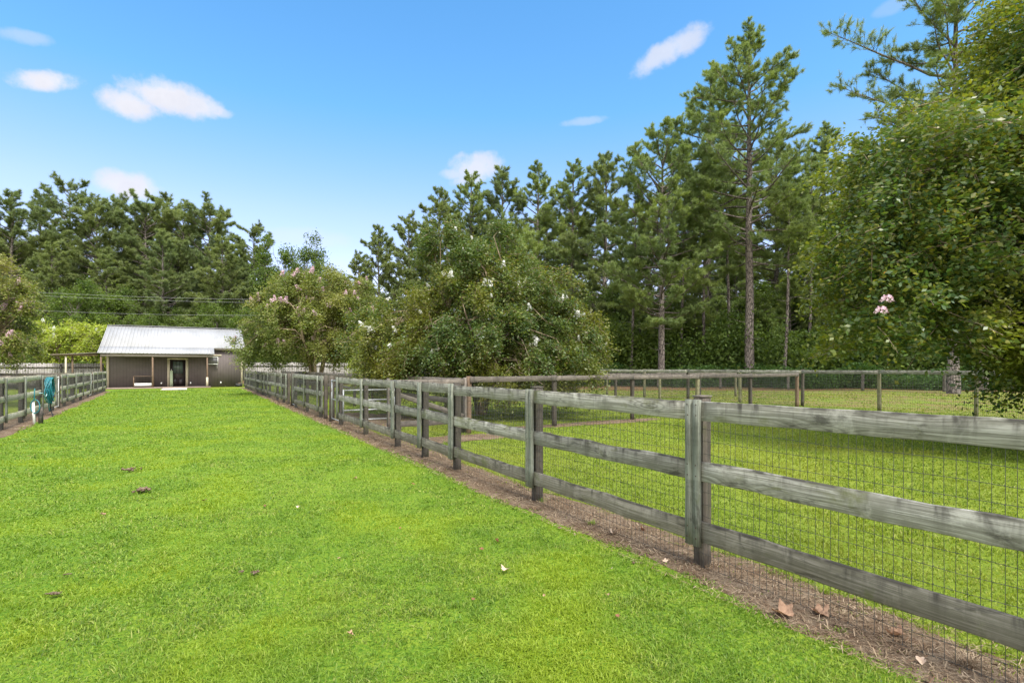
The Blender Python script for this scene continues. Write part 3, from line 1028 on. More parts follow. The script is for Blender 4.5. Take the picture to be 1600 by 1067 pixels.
for t_ in (0, 1):
    MB().tube([(ex[0] * t_, ex[1] * t_, .12), (ex[0] * t_, ex[1] * t_, 1.0)], .024, 6).build('upright', M['galv'], tg)

# ------------------------------------------------------------------ privacy fences
def picket_fence(name, label, p0, e, L, h, face):
    root = empty(name, (p0[0], p0[1], 0), label, 'fence')
    mb = MB()
    x = 0
    ax = [(e[0], e[1], 0), (-e[1], e[0], 0), (0, 0, 1)]
    while x < L:
        w = .138 + random.uniform(-.006, .006)
        hh = h + random.uniform(-.03, .02)
        mb.box((e[0] * x, e[1] * x, hh / 2 + .03), (w, .018, hh), ax)
        x += .15
    mb.build('pickets', M['picket'], root)
    for z_ in (.35, h - .28):
        MB().box((e[0] * L / 2 + face[0] * .03, e[1] * L / 2 + face[1] * .03, z_), (L, .038, .09), ax).build('rail', M['rail'], root)
    x = 0
    while x < L:
        MB().box((e[0] * x + face[0] * .095, e[1] * x + face[1] * .095, h / 2 - .05), (.09, .09, h - .05), ax).build('post', M['rail'], root)
        x += 2.44
    return root


BL = np.array([-30.4, 40.8])                 # front left corner of the building wall
BW = 9.16
BR = BL + U * BW
picket_fence('picket_fence', 'tall grey plank fence running from the outbuilding behind the lean-to', BL - U * .3 + W * .5, -U, 24, 1.88, -W)
picket_fence('picket_fence', 'tall grey plank fence behind the pink flowering tree', BR + U * .2 + W * .6, U, 27, 2.0, -W)

# ------------------------------------------------------------------ outbuilding
def siding():
    m, t, out = newmat('brown_siding')
    co = t.n('ShaderNodeTexCoord').outputs['Object']
    sp = t.n('ShaderNodeSeparateXYZ', {'Vector': co})
    g = t.math('FRACT', t.math('MULTIPLY', sp.outputs[0], 1 / .2032))
    gr = t.math('MULTIPLY', t.smooth(g, .0, .05), t.smooth(g, 1.0, .95))
    nz = t.noise(co, 1.3, 5, .6)
    n2 = t.noise(t.scale(co, (30, 30, 3)), 1.0, 4, .6)
    c = t.mix(t.smooth(nz, .3, .7), (.115, .094, .089), (.138, .115, .109))
    c = t.mix(t.math('MULTIPLY', t.smooth(n2, .4, .7), .25), c, (.085, .068, .066))
    c = t.mix(t.math('SUBTRACT', 1.0, gr), c, (.05, .04, .04))
    # splashed, paler dirt near the base
    c = t.mix(t.math('MULTIPLY', t.smooth(t.math('ADD', sp.outputs[2], t.math('MULTIPLY', nz, .5)), .55, .15), .3), c, (.16, .13, .11))
    p = t.n('ShaderNodeBsdfPrincipled', {'Base Color': c, 'Roughness': .75})
    b = t.n('ShaderNodeBump', {'Strength': .8, 'Distance': .01, 'Height': gr})
    t.put(p.inputs['Normal'], b)
    t.put(out.inputs[0], p)
    return m


def metal_roof():
    m, t, out = newmat('ribbed_metal_roof')
    co = t.n('ShaderNodeTexCoord').outputs['Object']
    nz = t.noise(t.scale(co, (1, .4, .4)), 1.0, 5, .6)
    n2 = t.noise(t.scale(co, (12, .8, .8)), 1.0, 4, .6)
    c = t.mix(t.smooth(nz, .35, .65), (.31, .315, .32), (.37, .375, .385))
    c = t.mix(t.math('MULTIPLY', t.smooth(n2, .5, .72), .3), c, (.40, .42, .45))
    p = t.n('ShaderNodeBsdfPrincipled', {'Base Color': c, 'Roughness': .5, 'Metallic': .0})
    t.put(out.inputs[0], p)
    return m


M['siding'] = siding()
M['roof'] = metal_roof()
M['cream'] = plain('cream_trim', (.50, .44, .33), .6, 0, .1, 5)
M['trim_dark'] = plain('fascia_taupe', (.20, .17, .145), .65, 0, .12, 5)
M['door'] = plain('dark_brown_door', (.030, .022, .024), .4, 0, .2, 5)
M['glass'] = plain('window_glass', (.10, .13, .12), .06, 0, .5, 1.2)
M['concrete'] = plain('concrete', (.50, .45, .40), .9, 0, .15, 3, .3)
M['concrete_dark'] = plain('porch_concrete', (.27, .20, .17), .9, 0, .25, 2, .3)
M['mint'] = plain('mint_green_board', (.42, .50, .34), .6, 0, .1, 4)
M['black'] = plain('black_plastic', (.02, .02, .02), .5, 0, .2, 4)
M['grey_box'] = plain('unit_grey', (.13, .125, .13), .6, 0, .2, 9)


def building():
    root = empty('outbuilding', (BL[0], BL[1], 0), 'brown board sided outbuilding with a ribbed white metal roof at the end of the lawn', 'building')
    rotz = math.atan2(U[1], U[0])
    root.rotation_euler = (0, 0, rotz)          # local x along the front, y away, z up
    D = 8.4
    WT = 3.10
    SL = .415

    def B(name, mat, boxes, parent=root):
        mb = MB()
        for c, s_ in boxes:
            mb.box(c, s_)
        return mb.build(name, mat, parent)
    # walls
    dx0, dx1 = 4.02, 5.08    # door opening
    HD = 2.22
    B('front_wall', M['siding'], [(((dx0 - .0) / 2, .06, WT / 2), (dx0, .12, WT)), (((dx1 + BW) / 2, .06, WT / 2), (BW - dx1, .12, WT)), (((dx0 + dx1) / 2, .06, (HD + WT) / 2), (dx1 - dx0 - .002, .12, WT - HD))])
    for x in (.06, BW - .06):
        me = MB()
        zt = WT + SL * D / 2
        V = [(x - .06, .121, 0), (x + .06, .121, 0), (x + .06, D, 0), (x - .06, D, 0), (x - .06, .121, WT), (x + .06, .121, WT), (x + .06, D, WT), (x - .06, D, WT), (x - .06, D / 2, zt - .05), (x + .06, D / 2, zt - .05)]
        me.add(V, [[0, 1, 2, 3], [0, 4, 5, 1], [2, 6, 7, 3], [4, 8, 9, 5], [8, 7, 6, 9]])
        me.F.setdefault(5, []).append(np.array([[0, 3, 7, 8, 4], [1, 5, 9, 6, 2]]))
        me.build('side_wall', M['siding'], root)
    B('back_wall', M['siding'], [((BW / 2, D + .06, WT / 2), (BW, .12, WT))])
    # corner trim and door casing
    B('corner_trim', M['cream'], [((.07, -.012, WT / 2 - .25), (.16, .022, WT - .5))])
    B('corner_trim', M['cream'], [((BW - .06, -.012, WT / 2 - .05), (.14, .022, WT - .1))])
    B('door_casing', M['cream'], [((dx0 - .09, -.014, HD / 2), (.18, .026, HD)), ((dx1 + .09, -.014, HD / 2), (.18, .026, HD)), (((dx0 + dx1) / 2, -.014, HD + .06), (dx1 - dx0 + .36, .026, .12))])
    # door
    dr = B('door', M['door'], [(((dx0 + dx1) / 2, .075, HD / 2 + .02), (dx1 - dx0 - .02, .045, HD - .04))])
    B('panel', M['door'], [(((dx0 + dx1) / 2 - .2, .049, .48), (.28, .012, .62)), (((dx0 + dx1) / 2 + .2, .049, .48), (.28, .012, .62))], dr)
    cx = (dx0 + dx1) / 2
    gl = B('window', M['glass'], [((cx, .047, 1.60), (.66, .012, .92))], dr)
    mun = [((cx + dx_, .036, 1.60), (.022, .014, .96)) for dx_ in (-.34, -.113, .113, .34)] + [((cx, .033, 1.60 + dz_), (.70, .014, .022)) for dz_ in (-.47, -.157, .157, .47)]
    B('muntins', M['black'], mun, dr)
    MB().tube([(dx0 + .08, .05, 1.0), (dx0 + .08, -.01, 1.0), (dx0 + .16, -.02, 1.0)], .018, 6).build('handle', M['galv'], dr)

    # roof with standing ribs: front slope main + porch extension
    def slope(name, x0, x1, y0, y1, z0, z1, ribs=True):
        mb = MB()
        L = math.hypot(y1 - y0, z1 - z0)
        ay = np.array([0, (y1 - y0) / L, (z1 - z0) / L])
        az = np.cross([1, 0, 0], ay)
        if az[2] < 0:
            az = -az
        c = np.array([(x0 + x1) / 2, (y0 + y1) / 2, (z0 + z1) / 2])
        mb.box(c, (x1 - x0, L, .035), [(1, 0, 0), ay, az])
        if ribs:
            x = x0 + .02
            while x < x1:
                mb.box(c + np.array([x - (x0 + x1) / 2, 0, 0]) + az * .030, (.045, L + .01, .024), [(1, 0, 0), ay, az])
                x += .2286
        return mb.build(name, M['roof'], root)
    OH = .38
    ze = WT + .06
    zr = ze + SL * (D / 2 + .25)
    slope('roof', -OH, BW + .18, -.25, D / 2, ze, zr)
    slope('roof', -OH, BW + .18, D + .25, D / 2, ze, zr)
    slope('porch_roof', -OH, 7.05, -1.55, -.262, ze - .015 - SL * 1.0 * 1.29 * .93, ze - .012)
    B('ridge_cap', M['roof'], [((BW / 2 - .1, D / 2, zr + .05), (BW + OH + .2, .34, .03))])
    zp = ze - SL * 1.29 * .93 - .12
    B('porch_beam', M['trim_dark'], [((3.33, -1.42, zp - .06), (7.1, .09, .17))])
    B('fascia', M['trim_dark'], [((8.16, -.20, ze - .09), (2.2, .03, .14))])
    B('porch_soffit', M['cream'], [((3.4, -.72, zp + .16), (6.9, 1.3, .012))])
    for x in (-.18, 2.95, 6.55):
        put = MB()
        put.tube([(x, -1.40, 0), (x + .01, -1.4, 1.2), (x, -1.4, zp - .145)], [.062, .058, .055], 8)
        p = put.build('porch_post', M['brown_wood'], root, smooth=True)
        if x > 6:
            MB().box((x, -1.40, .42), (.15, .15, .82)).build('post_base', M['cream'], p)
    B('porch_slab', M['concrete_dark'], [((3.2, -.80, .045), (7.2, 1.58, .09))])
    B('eave_trim', M['cream'], [((3.9, -.010, WT - .52), (7.4, .018, .16))])
    # white electric sockets
    for x in (3.45, 5.42, 7.55):
        MB().box((x, -.028, .36), (.09, .05, .14)).build('socket', M['white_paint'], root)
    # air-conditioning unit hung in the wall with its white frame
    ac = B('air_conditioner', M['grey_box'], [((6.96, -.18, 2.15), (.66, .40, .50))])
    B('frame', M['white_paint'], [((6.96, -.40, 1.87), (.76, .03, .05)), ((6.96, -.40, 2.43), (.76, .03, .05)), ((7.325, -.40, 2.15), (.04, .03, .52)), ((6.595, -.40, 2.15), (.04, .03, .52))], ac)
    B('bracket', M['white_paint'], [((7.28, -.20, 1.70), (.03, .03, .32))], ac)
    # lean-to on the left side
    lt = MB()
    lt.box((-1.75, 1.5, 2.60), (2.9, 4.0, .05), [(math.cos(.07), 0, math.sin(.07)), (0, 1, 0), (-math.sin(.07), 0, math.cos(.07))])
    lt.build('lean_to_roof', M['trim_dark'], root)
    for x, y in ((-2.35, -.3), (-2.0, -.1)):
        MB().tube([(x, y, 0), (x, y, 2.50)], .06, 8).build('lean_to_post', M['cream'] if x < -2.2 else M['brown_wood'], root)
    B('lean_to_beam', M['brown_wood'], [((-1.8, -.38, 2.50), (2.6, .05, .12))])

    def at(x, y, z=0):
        v = BL + U * x + W * y
        return (v[0], v[1], z)

    # things standing by the wall
    st = empty('potting_bench', at(2.35, -.62, .09), 'open wooden bench with a white lower drawer standing on the porch', 'bench')
    st.rotation_euler = (0, 0, rotz)
    for x in (-.62, .62):
        for y in (-.2, .2):
            MB().box((x, y, .41), (.06, .06, .82)).build('leg', M['brown_wood'], st)
    MB().box((0, 0, .84), (1.34, .50, .04)).build('top', M['brown_wood'], st)
    MB().box((0, -.05, .20), (1.16, .34, .22)).build('drawer', M['white_paint'], st)
    mb_ = at(dx0 + .10, -.16, .091)
    mo = empty('mint_board', mb_, 'pale mint green board leaning beside the dark door', 'board')
    mo.rotation_euler = (R(-4), 0, rotz)
    MB().box((0, 0, .63), (.20, .025, 1.26)).build('panel', M['mint'], mo)
    MB().tube([(0, -.016, 1.30), (0, -.03, 1.36)], .03, 6).build('knob', M['white_paint'], mo)
    cr = empty('black_crate', at(8.85, -.45, 0), 'low black crate on the ground at the corner of the outbuilding', 'crate')
    cr.rotation_euler = (0, 0, rotz)
    MB().box((0, 0, .13), (.46, .34, .22)).build('body', M['black'], cr)
    MB().box((0, 0, .255), (.50, .38, .03)).build('rim', M['grey_box'], cr)
    MB().box((.06, 0, .31), (.22, .2, .08)).build('contents', M['brown_wood'], cr)
    # concrete pad in front of the door
    pd = sheet('path', [at(3.62, -1.62)[:2], at(5.2, -1.62)[:2], at(5.2, -5.6)[:2], at(3.62, -5.6)[:2]], .03, M['concrete'])
    # potted stones
    return root


building()

# ------------------------------------------------------------------ hose, standpipe
M['teal'] = plain('teal_hose', (.015, .165, .20), .35, 0, .3, 12)
M['teal_pale'] = plain('pale_teal_hose', (.35, .52, .55), .4, 0, .2, 12)


def hose():
    Y0 = 17.72
    x0, y0 = LF(Y0)
    c = np.array([x0, y0]) + nL * .20
    root = empty('garden_hose', (c[0], c[1], 0), 'teal garden hose coiled and hung over the pale fence', 'hose')
    e = dL
    MB().box((0, 0, 1.18), (.05, .16, .10)).build('hook', M['black'], root)
    for i in range(15):
        g = random.Random(i)
        wv = .17 + .12 * g.random()
        dp = .52 + .34 * g.random()
        off = g.uniform(-.09, .16)
        pts = []
        nn = 26
        for k in range(nn + 1):
            a = 2 * math.pi * k / nn
            u = math.sin(a) * wv * (1 + .35 * (1 - math.cos(a)) / 2) + off * (1 - math.cos(a)) / 2
            z = 1.26 - (1 - math.cos(a)) / 2 * dp + g.uniform(-.012, .012)
            d_ = .05 + .05 * math.sin(a * 2 + i) + .006 * i
            pts.append((e[0] * u + nL[0] * d_, e[1] * u + nL[1] * d_, z))
        MB().tube(pts, .0155, 6, cap=False).build('coil', M['teal'], root, smooth=True)
    # hanging loop
    pts = []
    for k in range(21):
        a = 2 * math.pi * k / 20
        u = math.sin(a) * .17 + .06
        z = .44 + math.cos(a) * .28
        pts.append((e[0] * u + nL[0] * .08, e[1] * u + nL[1] * .08, z))
    MB().tube(pts, .014, 6, cap=False).build('low_loop', M['teal'], root, smooth=True)
    # the run to the fence and the tail on the ground
    pts = [(1.0, -.45, .80), (.5, -.95, .80)]
    tail = [(-1.25, .02, .80), (-1.0, .05, .80), (-.75, .06, .72), (-.5, .06, .66), (-.3, .06, .72), (-.15, .05, .95), (0, .04, 1.2)]
    pts = [(e[0] * u + nL[0] * d_, e[1] * u + nL[1] * d_, z) for u, d_, z in tail]
    MB().tube(pts, .0155, 6).build('lead', M['teal_pale'], root, smooth=True)
    tail = [(.10, .08, .45), (.16, .09, .28), (.10, .12, .12), (-.05, .18, .03), (-.35, .2, .03)]
    pts = [(e[0] * u + nL[0] * d_, e[1] * u + nL[1] * d_, z) for u, d_, z in tail]
    MB().tube(pts, .0155, 6).build('tail', M['black'], root, smooth=True)
    # standpipe
    p = gp(41, 663) + Vector((nL[0], nL[1], 0)) * .16
    sp_ = empty('standpipe', p, 'white plastic standpipe with a teal hose loop in front of the pale fence', 'water pipe')
    MB().tube([(0.02, 0, 0), (-.02, .02, .3), (-.06, .05, .63)], .034, 8).build('pipe', M['white_paint'], sp_, smooth=True)
    MB().box((.13, .08, .24), (.08, .08, .48)).build('stake', M['rail'], sp_)
    pts = []
    for k in range(17):
        a = 2 * math.pi * k / 16
        pts.append((.04 + math.sin(a) * .13, .0, .50 + math.cos(a) * .19))
    MB().tube(pts, .014, 6, cap=False).build('hose_loop', M['teal'], sp_, smooth=True)
    MB().tube([(-.06, .05, .62), (-.01, .03, .70), (0.0, .02, .92), (-.02, .06, 1.0)], .014, 6).build('hose_end', M['teal'], sp_, smooth=True)


hose()

# ------------------------------------------------------------------ trees
def norm(a):
    return a / (np.linalg.norm(a, axis=-1, keepdims=True) + 1e-9)


def pine_meshes(seed, H, cb, R_, r0, nlimb=52, dens=1.0, open_=0.0, needle=.20, nw=.020, K=22, mat='needle', prof='loblolly', up=0.0, extra=None, deadlow=5):
    g = np.random.default_rng(seed)
    # trunk
    m = 14
    hs = np.linspace(0, H, m)
    wx = np.cumsum(g.normal(0, .05, m)) * (H / 25)
    wy = np.cumsum(g.normal(0, .05, m)) * (H / 25)
    wx -= wx[0]; wy -= wy[0]
    rad = r0 * (1 - hs / H) ** .75 + .02
    rad[0] *= 1.18
    tr = MB()
    tr.tube(np.stack([wx, wy, hs], 1), rad, 10, cap=False)

    def tp(h):
        return np.array([np.interp(h, hs, wx), np.interp(h, hs, wy), h])
    TP, TD = [], []
    limbs = []
    for i in range(nlimb):
        t = (i + g.random()) / nlimb
        h = cb * H + (H * .985 - cb * H) * t
        if prof == 'round':
            pr = .25 + .75 * math.sqrt(max(0, 1 - ((t - .5) / .56) ** 2))
        else:
            pr = (.62 + 1.3 * t if t < .28 else 1 - ((t - .28) / .72) ** 1.9 * .80)
        if open_ and g.random() < open_:
            continue
        L = R_ * pr * (g.uniform(.80, 1.02) if prof == 'round' else g.uniform(.62, 1.1))
        az = i * 2.399 + g.normal(0, .35)
        el = (-.05 + .85 * t ** 1.3 + g.normal(0, .12)) + up
        limbs.append((h, L, az, el))
    if extra:
        limbs += extra
    for (h, L, az, el) in limbs:
        base = tp(h)
        d = np.array([math.cos(az) * math.cos(el), math.sin(az) * math.cos(el), math.sin(el)])
        n = 6
        pts = [base]
        dd = d.copy()
        for k in range(n):
            dd = norm(dd + np.array([0, 0, .05]) + g.normal(0, .10, 3))
            pts.append(pts[-1] + dd * L / n)
        pts = np.array(pts)
        rb = min(.10, .018 + L * .014)
        tr.tube(pts, np.linspace(rb, .010, n + 1), 5, cap=False)
        # twigs
        nt = int(max(3, L * 4.2 * dens))
        for q in range(nt):
            s = g.uniform(.25, 1.0) ** .8
            f = s * n
            k = min(n - 1, int(f))
            p = pts[k] + (pts[k + 1] - pts[k]) * (f - k)
            ld = norm(pts[k + 1] - pts[k])
            side = norm(np.cross(ld, [0, 0, 1]) * (1 if g.random() < .5 else -1) + g.normal(0, .35, 3))
            td = norm(ld * .6 + side * .95 + np.array([0, 0, .18]))
            tl = (.35 + .22 * L * (1 - s * .6)) * g.uniform(.5, 1.1)
            tl = min(tl, 1.5)
            tw = [p]
            nn = 3
            for _ in range(nn):
                td = norm(td + np.array([0, 0, .09]) + g.normal(0, .20, 3))
                tw.append(tw[-1] + td * tl / nn)
                if _ >= 1 or tl < .6:
                    TP.append(tw[-1]); TD.append(td)
            TP.append((tw[-1] + tw[-2]) / 2); TD.append(norm(td + g.normal(0, .4, 3)))
            tr.tube(tw, np.linspace(.014, .006, nn + 1), 3, cap=False)
            for _ in range(2):
                sd = norm(td + g.normal(0, .7, 3))
                TP.append(tw[2] + sd * .25 * tl); TD.append(sd)
        TP.append(pts[-1]); TD.append(norm(pts[-1] - pts[-2]))
    for i in range(deadlow):
        h = H * cb * g.uniform(.35, 1.0)
        az = g.random() * 6.28
        L = g.uniform(.5, 1.8)
        b = tp(h)
        d = np.array([math.cos(az), math.sin(az), g.uniform(-.1, .3)])
        tr.tube([b, b + d * L * .5, b + d * L + np.array([0, 0, .1 * L])], [.035, .02, .008], 4, cap=False)
    # leader
    for z in np.linspace(H * .93, H, 6):
        TP.append(tp(z)); TD.append(np.array([0, 0, 1.0]))
    TP, TD = np.array(TP), np.array(TD)
    T = len(TP)
    K = int(K * 1.12)
    nw = nw * .74
    # needles
    P = np.repeat(TP, K, 0)
    D = np.repeat(TD, K, 0)
    rnd = norm(g.normal(0, 1, (T * K, 3)))
    K = int(K); nd = norm(D * .55 + rnd * .95 + np.array([0, 0, .12]))
    base = P - D * (g.random((T * K, 1)) * needle * 1.2)
    ln = needle * (.75 + .5 * g.random((T * K, 1)))
    sd = norm(np.cross(nd, rnd + .01))
    w = nw * (.6 + .8 * g.random((T * K, 1)))
    V = np.stack([base - sd * w * .5, base + sd * w * .5, base + nd * ln], 1).reshape(-1, 3)
    F = np.arange(T * K * 3).reshape(-1, 3)
    zt = np.percentile(V[:, 2], 99.97)
    k = H / zt
    V = V * np.array([1, 1, k])
    for q in tr.V:
        q[:, 2] *= k
    cm = mesh_np('crown', V, F, M[mat])
    tm = tr.mesh('trunk', M['bark'], True)
    return tm, cm


def broad_meshes(seed, H, R_, n_spray, leaf=.06, lw=.55, per=26, mat='leaf_myrtle', stems=5, lobes=None, z_low=.25, droop=.5, spray=.7, bark_='bark_grey', r0=.06, shell=.55, keep=None, spread=.35, clump=.030, pull=.50):
    """broadleaf tree: stems fork towards sprays, leaves sit along each spray. lobes: (x,y,z,rx,ry,rz) ellipsoids of the crown"""
    g = np.random.default_rng(seed)
    if lobes is None:
        lobes = [(0, 0, H * .60, R_, R_, H * .42)]
    vol = np.array([l[3] * l[4] * l[5] for l in lobes]) ** .67
    pick = g.choice(len(lobes), n_spray, p=vol / vol.sum())
    Lb = np.array(lobes)[pick]
    dirs = norm(g.normal(0, 1, (n_spray, 3)))
    rr = shell + (1 - shell) * g.random((n_spray, 1)) ** .6
    # lumpy envelope
    lump = 1 + .16 * np.sin(dirs[:, :1] * 5 + seed) * np.sin(dirs[:, 1:2] * 6 + seed * 2) + .12 * np.sin(dirs[:, 2:3] * 7 + dirs[:, :1] * 4 + seed) + g.normal(0, .06, (n_spray, 1))
    tip = Lb[:, :3] + dirs * Lb[:, 3:6] * rr * lump
    # gather the sprays into boughs so the crown breaks into clumps with gaps
    nb_ = max(12, int(n_spray * clump))
    bc = tip[g.choice(n_spray, nb_, replace=False)]
    who = np.array([np.argmin(((bc - q) ** 2 * np.array([1, 1, 1.6])).sum(1)) for q in tip])
    tip = tip + (bc[who] - tip) * pull
    ok = tip[:, 2] > z_low
    if keep is not None:
        ok &= keep(tip)
    tip, dirs = tip[ok], dirs[ok]
    n = len(tip)
    out = norm(dirs * np.array([1, 1, .55]) + g.normal(0, .45, (n, 3)))
    L = spray * (.6 + .8 * g.random((n, 1)))
    start = tip - out * L * .5
    # leaves along the spray
    s = (np.arange(per) + .5) / per
    S = np.tile(s, (n, 1)) + g.normal(0, .02, (n, per))
    pos = start[:, None, :] + out[:, None, :] * (L[:, None, :] * S[:, :, None])
    dr = droop * L[:, None, :] * S[:, :, None] ** 2
    pos = pos - dr * np.array([0, 0, .6])
    tdir = norm(out[:, None, :] - np.array([0, 0, 1.2]) * droop * S[:, :, None])
    side = norm(np.cross(tdir, np.array([0, 0, 1.0])) + g.normal(0, .25, (n, per, 3)))
    sg = np.where(np.arange(per) % 2 == 0, 1.0, -1.0)[None, :, None]
    ld = norm(tdir * .5 + side * sg * .9 + g.normal(0, .35, (n, per, 3)))
    jitter = g.normal(0, leaf * .9, (n, per, 3))
    pos = (pos + jitter).reshape(-1, 3)
    ld = ld.reshape(-1, 3)
    N = len(pos)
    nrm = norm(g.normal(0, .55, (N, 3)) + np.array([0, 0, .8]))
    sd = norm(np.cross(ld, nrm))
    nrm = np.cross(sd, ld)
    ll = leaf * (.6 + .7 * g.random((N, 1)))
    ww = ll * lw * .5
    V = np.stack([pos, pos + ld * ll * .5 + sd * ww + nrm * ll * .06, pos + ld * ll, pos + ld * ll * .5 - sd * ww + nrm * ll * .06], 1).reshape(-1, 3)
    cm = mesh_np('crown', V, np.arange(N * 4).reshape(-1, 4), M[mat])
    # stems
    tr = MB()
    fork = []
    for i in range(stems):
        az = i * 2 * math.pi / stems + g.normal(0, .3)
        sp_ = R_ * spread * g.uniform(.5, 1.1)
        h = H * g.uniform(.42, .6)
        p0 = np.array([math.cos(az) * .10, math.sin(az) * .10, -.05])
        p3 = np.array([math.cos(az) * sp_, math.sin(az) * sp_, h])
        mid = (p0 + p3) / 2 + np.array([-math.cos(az) * sp_ * .15, -math.sin(az) * sp_ * .15, .1])
        q = (mid + p3) / 2 + g.normal(0, .06, 3)
        tr.tube([p0, (p0 + mid) / 2 + g.normal(0, .04, 3), mid, q, p3], [r0, r0 * .85, r0 * .75, r0 * .62, r0 * .5], 7, cap=False)
        fork += [mid, q, p3]
    fork = np.array(fork)
    nb = min(n, 150)
    idx = g.choice(n, nb, replace=False)
    for k in idx:
        e = start[k]
        f = fork[np.argmin(np.linalg.norm(fork - e, axis=1) + g.random(len(fork)) * .5)]
        v = e - f
        Lv = np.linalg.norm(v)
        m1 = f + v * .4 + np.array([0, 0, .14 * Lv]) + g.normal(0, .05 * Lv, 3)
        m2 = f + v * .75 + np.array([0, 0, .10 * Lv]) + g.normal(0, .04 * Lv, 3)
        tr.tube([f, m1, m2, e, e + out[k] * L[k] * .6 - np.array([0, 0, .15 * droop])], [r0 * .42, r0 * .28, r0 * .18, r0 * .1, .004], 5, cap=False)
    # fine twigs of the sprays
    k = min(n, 1400)
    idx = g.choice(n, k, replace=False)
    a = start[idx]
    b = start[idx] + out[idx] * L[idx] * .9
    b = b - np.array([0, 0, .6]) * droop * L[idx] * .8
    mid = (a + b) / 2 + np.array([0, 0, .05])
    w = .006
    sd = norm(np.cross(b - a, np.array([0, 0, 1.0]))) * w
    up = np.array([0, 0, w * 1.7])
    ring = lambda p: np.stack([p - sd, p + sd, p + up], 1)
    V = np.concatenate([ring(a), ring(mid), ring(b)], 1).reshape(-1, 3)
    base = (np.arange(k) * 9)[:, None, None]
    q = np.array([[0, 1, 4, 3], [1, 2, 5, 4], [2, 0, 3, 5], [3, 4, 7, 6], [4, 5, 8, 7], [5, 3, 6, 8]])[None]
    tr.add(V, (base + q).reshape(-1, 4))
    tm = tr.mesh('trunk', M[bark_], True)
    return tm, cm, tip


def plant(name, label, cat, loc, tm, cm, group=None, rot=0.0, s=(1, 1, 1)):
    root = empty(name, loc, label, cat, group)
    root.rotation_euler = (0, 0, rot)
    root.scale = s
    link('trunk', tm, root)
    link('crown', cm, root)
    return root


def blossom_mesh(seed, L, r, n, size, mat):
    """an upright panicle of crinkled petals"""
    g = np.random.default_rng(seed)
    t = g.random((n, 1))
    a = g.random((n, 1)) * 2 * np.pi
    rad = r * (1 - .65 * t) * (.6 + .4 * g.random((n, 1)))
    P = np.concatenate([np.cos(a) * rad, np.sin(a) * rad, t * L], 1)
    d = norm(g.normal(0, 1, (n, 3)))
    e = norm(np.cross(d, g.normal(0, 1, (n, 3))))
    s = size * (.6 + .8 * g.random((n, 1)))
    V = np.stack([P - d * s * .5, P + e * s * .4, P + d * s * .5, P - e * s * .4], 1).reshape(-1, 3)
    return mesh_np('blossom', V, np.arange(n * 4).reshape(-1, 4), mat)


def add_blossoms(root, tips, meshes, count, cond, seed, scale=(.7, 1.3)):
    g = np.random.default_rng(seed)
    cand = tips[cond(tips)]
    for i in g.choice(len(cand), min(count, len(cand)), replace=False):
        o = link('blossom_cluster', meshes[int(g.integers(len(meshes)))], root, tuple(cand[i]))
        o.rotation_euler = (g.normal(0, .5), g.normal(0, .5), g.random() * 6)
        s = g.uniform(*scale)
        o.scale = (s, s, s)


def XY(px, Y):
    return ((px - 800) / FPX * Y, Y, 0)


def topz(py, Y):
    return 1.6 + (HY - py) * Y / FPX


# --- white crape myrtle in the middle
wl = [(0, 0, 3.3, 2.7, 2.6, 2.2), (-1.3, -.2, 5.1, 1.05, 1.2, 1.95), (.5, .2, 5.1, 1.05, 1.3, 1.95), (-.3, 0, 4.6, 1.7, 1.6, 1.3), (-2.6, .3, 2.6, 2.1, 2.2, 1.7), (2.5, .1, 2.4, 1.9, 2.2, 1.7), (3.3, -.6, 3.0, .9, 1.0, 1.15), (0, -1.6, 2.4, 2.9, 1.6, 1.75), (-1.6, -1.7, 1.9, 1.6, 1.2, 1.1), (1.2, -1.9, 1.9, 1.6, 1.2, 1.1), (2.9, -2.1, 1.55, .85, .7, .85), (-3.1, -.8, 2.1, 1.1, 1.2, 1.1), (1.6, .2, 4.4, 1.5, 1.5, 1.4)]
tm, cm, tips = broad_meshes(21, 6.8, 4.2, 6400, .086, .55, 34, 'leaf_myrtle', 6, wl, .60, .80, .78, r0=.075, shell=.5)
wt = plant('crape_myrtle', 'broad white flowering crape myrtle drooping over the cross fence in the middle', 'tree', XY(752, 18.4), tm, cm)
bw = [blossom_mesh(s, .20, .075, 60, .05, M['petal_white']) for s in (1, 2, 3)]
add_blossoms(wt, tips, bw, 95, lambda t: (t[:, 1] < .2) & (t[:, 2] > 2.0), 3, (.5, 1.5))
# --- pink crape myrtle beside the outbuilding
pl = [(0, 0, 4.0, 3.0, 3.0, 2.6), (-2.0, 0, 3.6, 2.1, 2.2, 2.3), (2.0, .2, 3.6, 2.1, 2.2, 2.3), (.6, 0, 5.6, 2.1, 2.0, 1.9), (-1.2, 0, 5.2, 1.8, 1.8, 1.6), (2.6, -.2, 5.0, 1.6, 1.6, 1.6), (-3.0, -.5, 2.5, 1.3, 1.4, 1.2)]
tm, cm, tips = broad_meshes(22, 7.8, 4.6, 4200, .11, .55, 26, 'leaf_pink', 6, pl, 1.4, .5, .75, r0=.10, shell=.5)
pt = plant('crape_myrtle', 'wide pink flowering crape myrtle next to the outbuilding', 'tree', XY(493, 31.5), tm, cm, s=(1.03, 1.03, 1.06))
bp = [blossom_mesh(s, .34, .14, 70, .085, M['petal_pink']) for s in (4, 5, 6)]
add_blossoms(pt, tips, bp, 98, lambda t: (t[:, 1] < 0) & (t[:, 2] > 2.5), 4, (.5, 1.1))
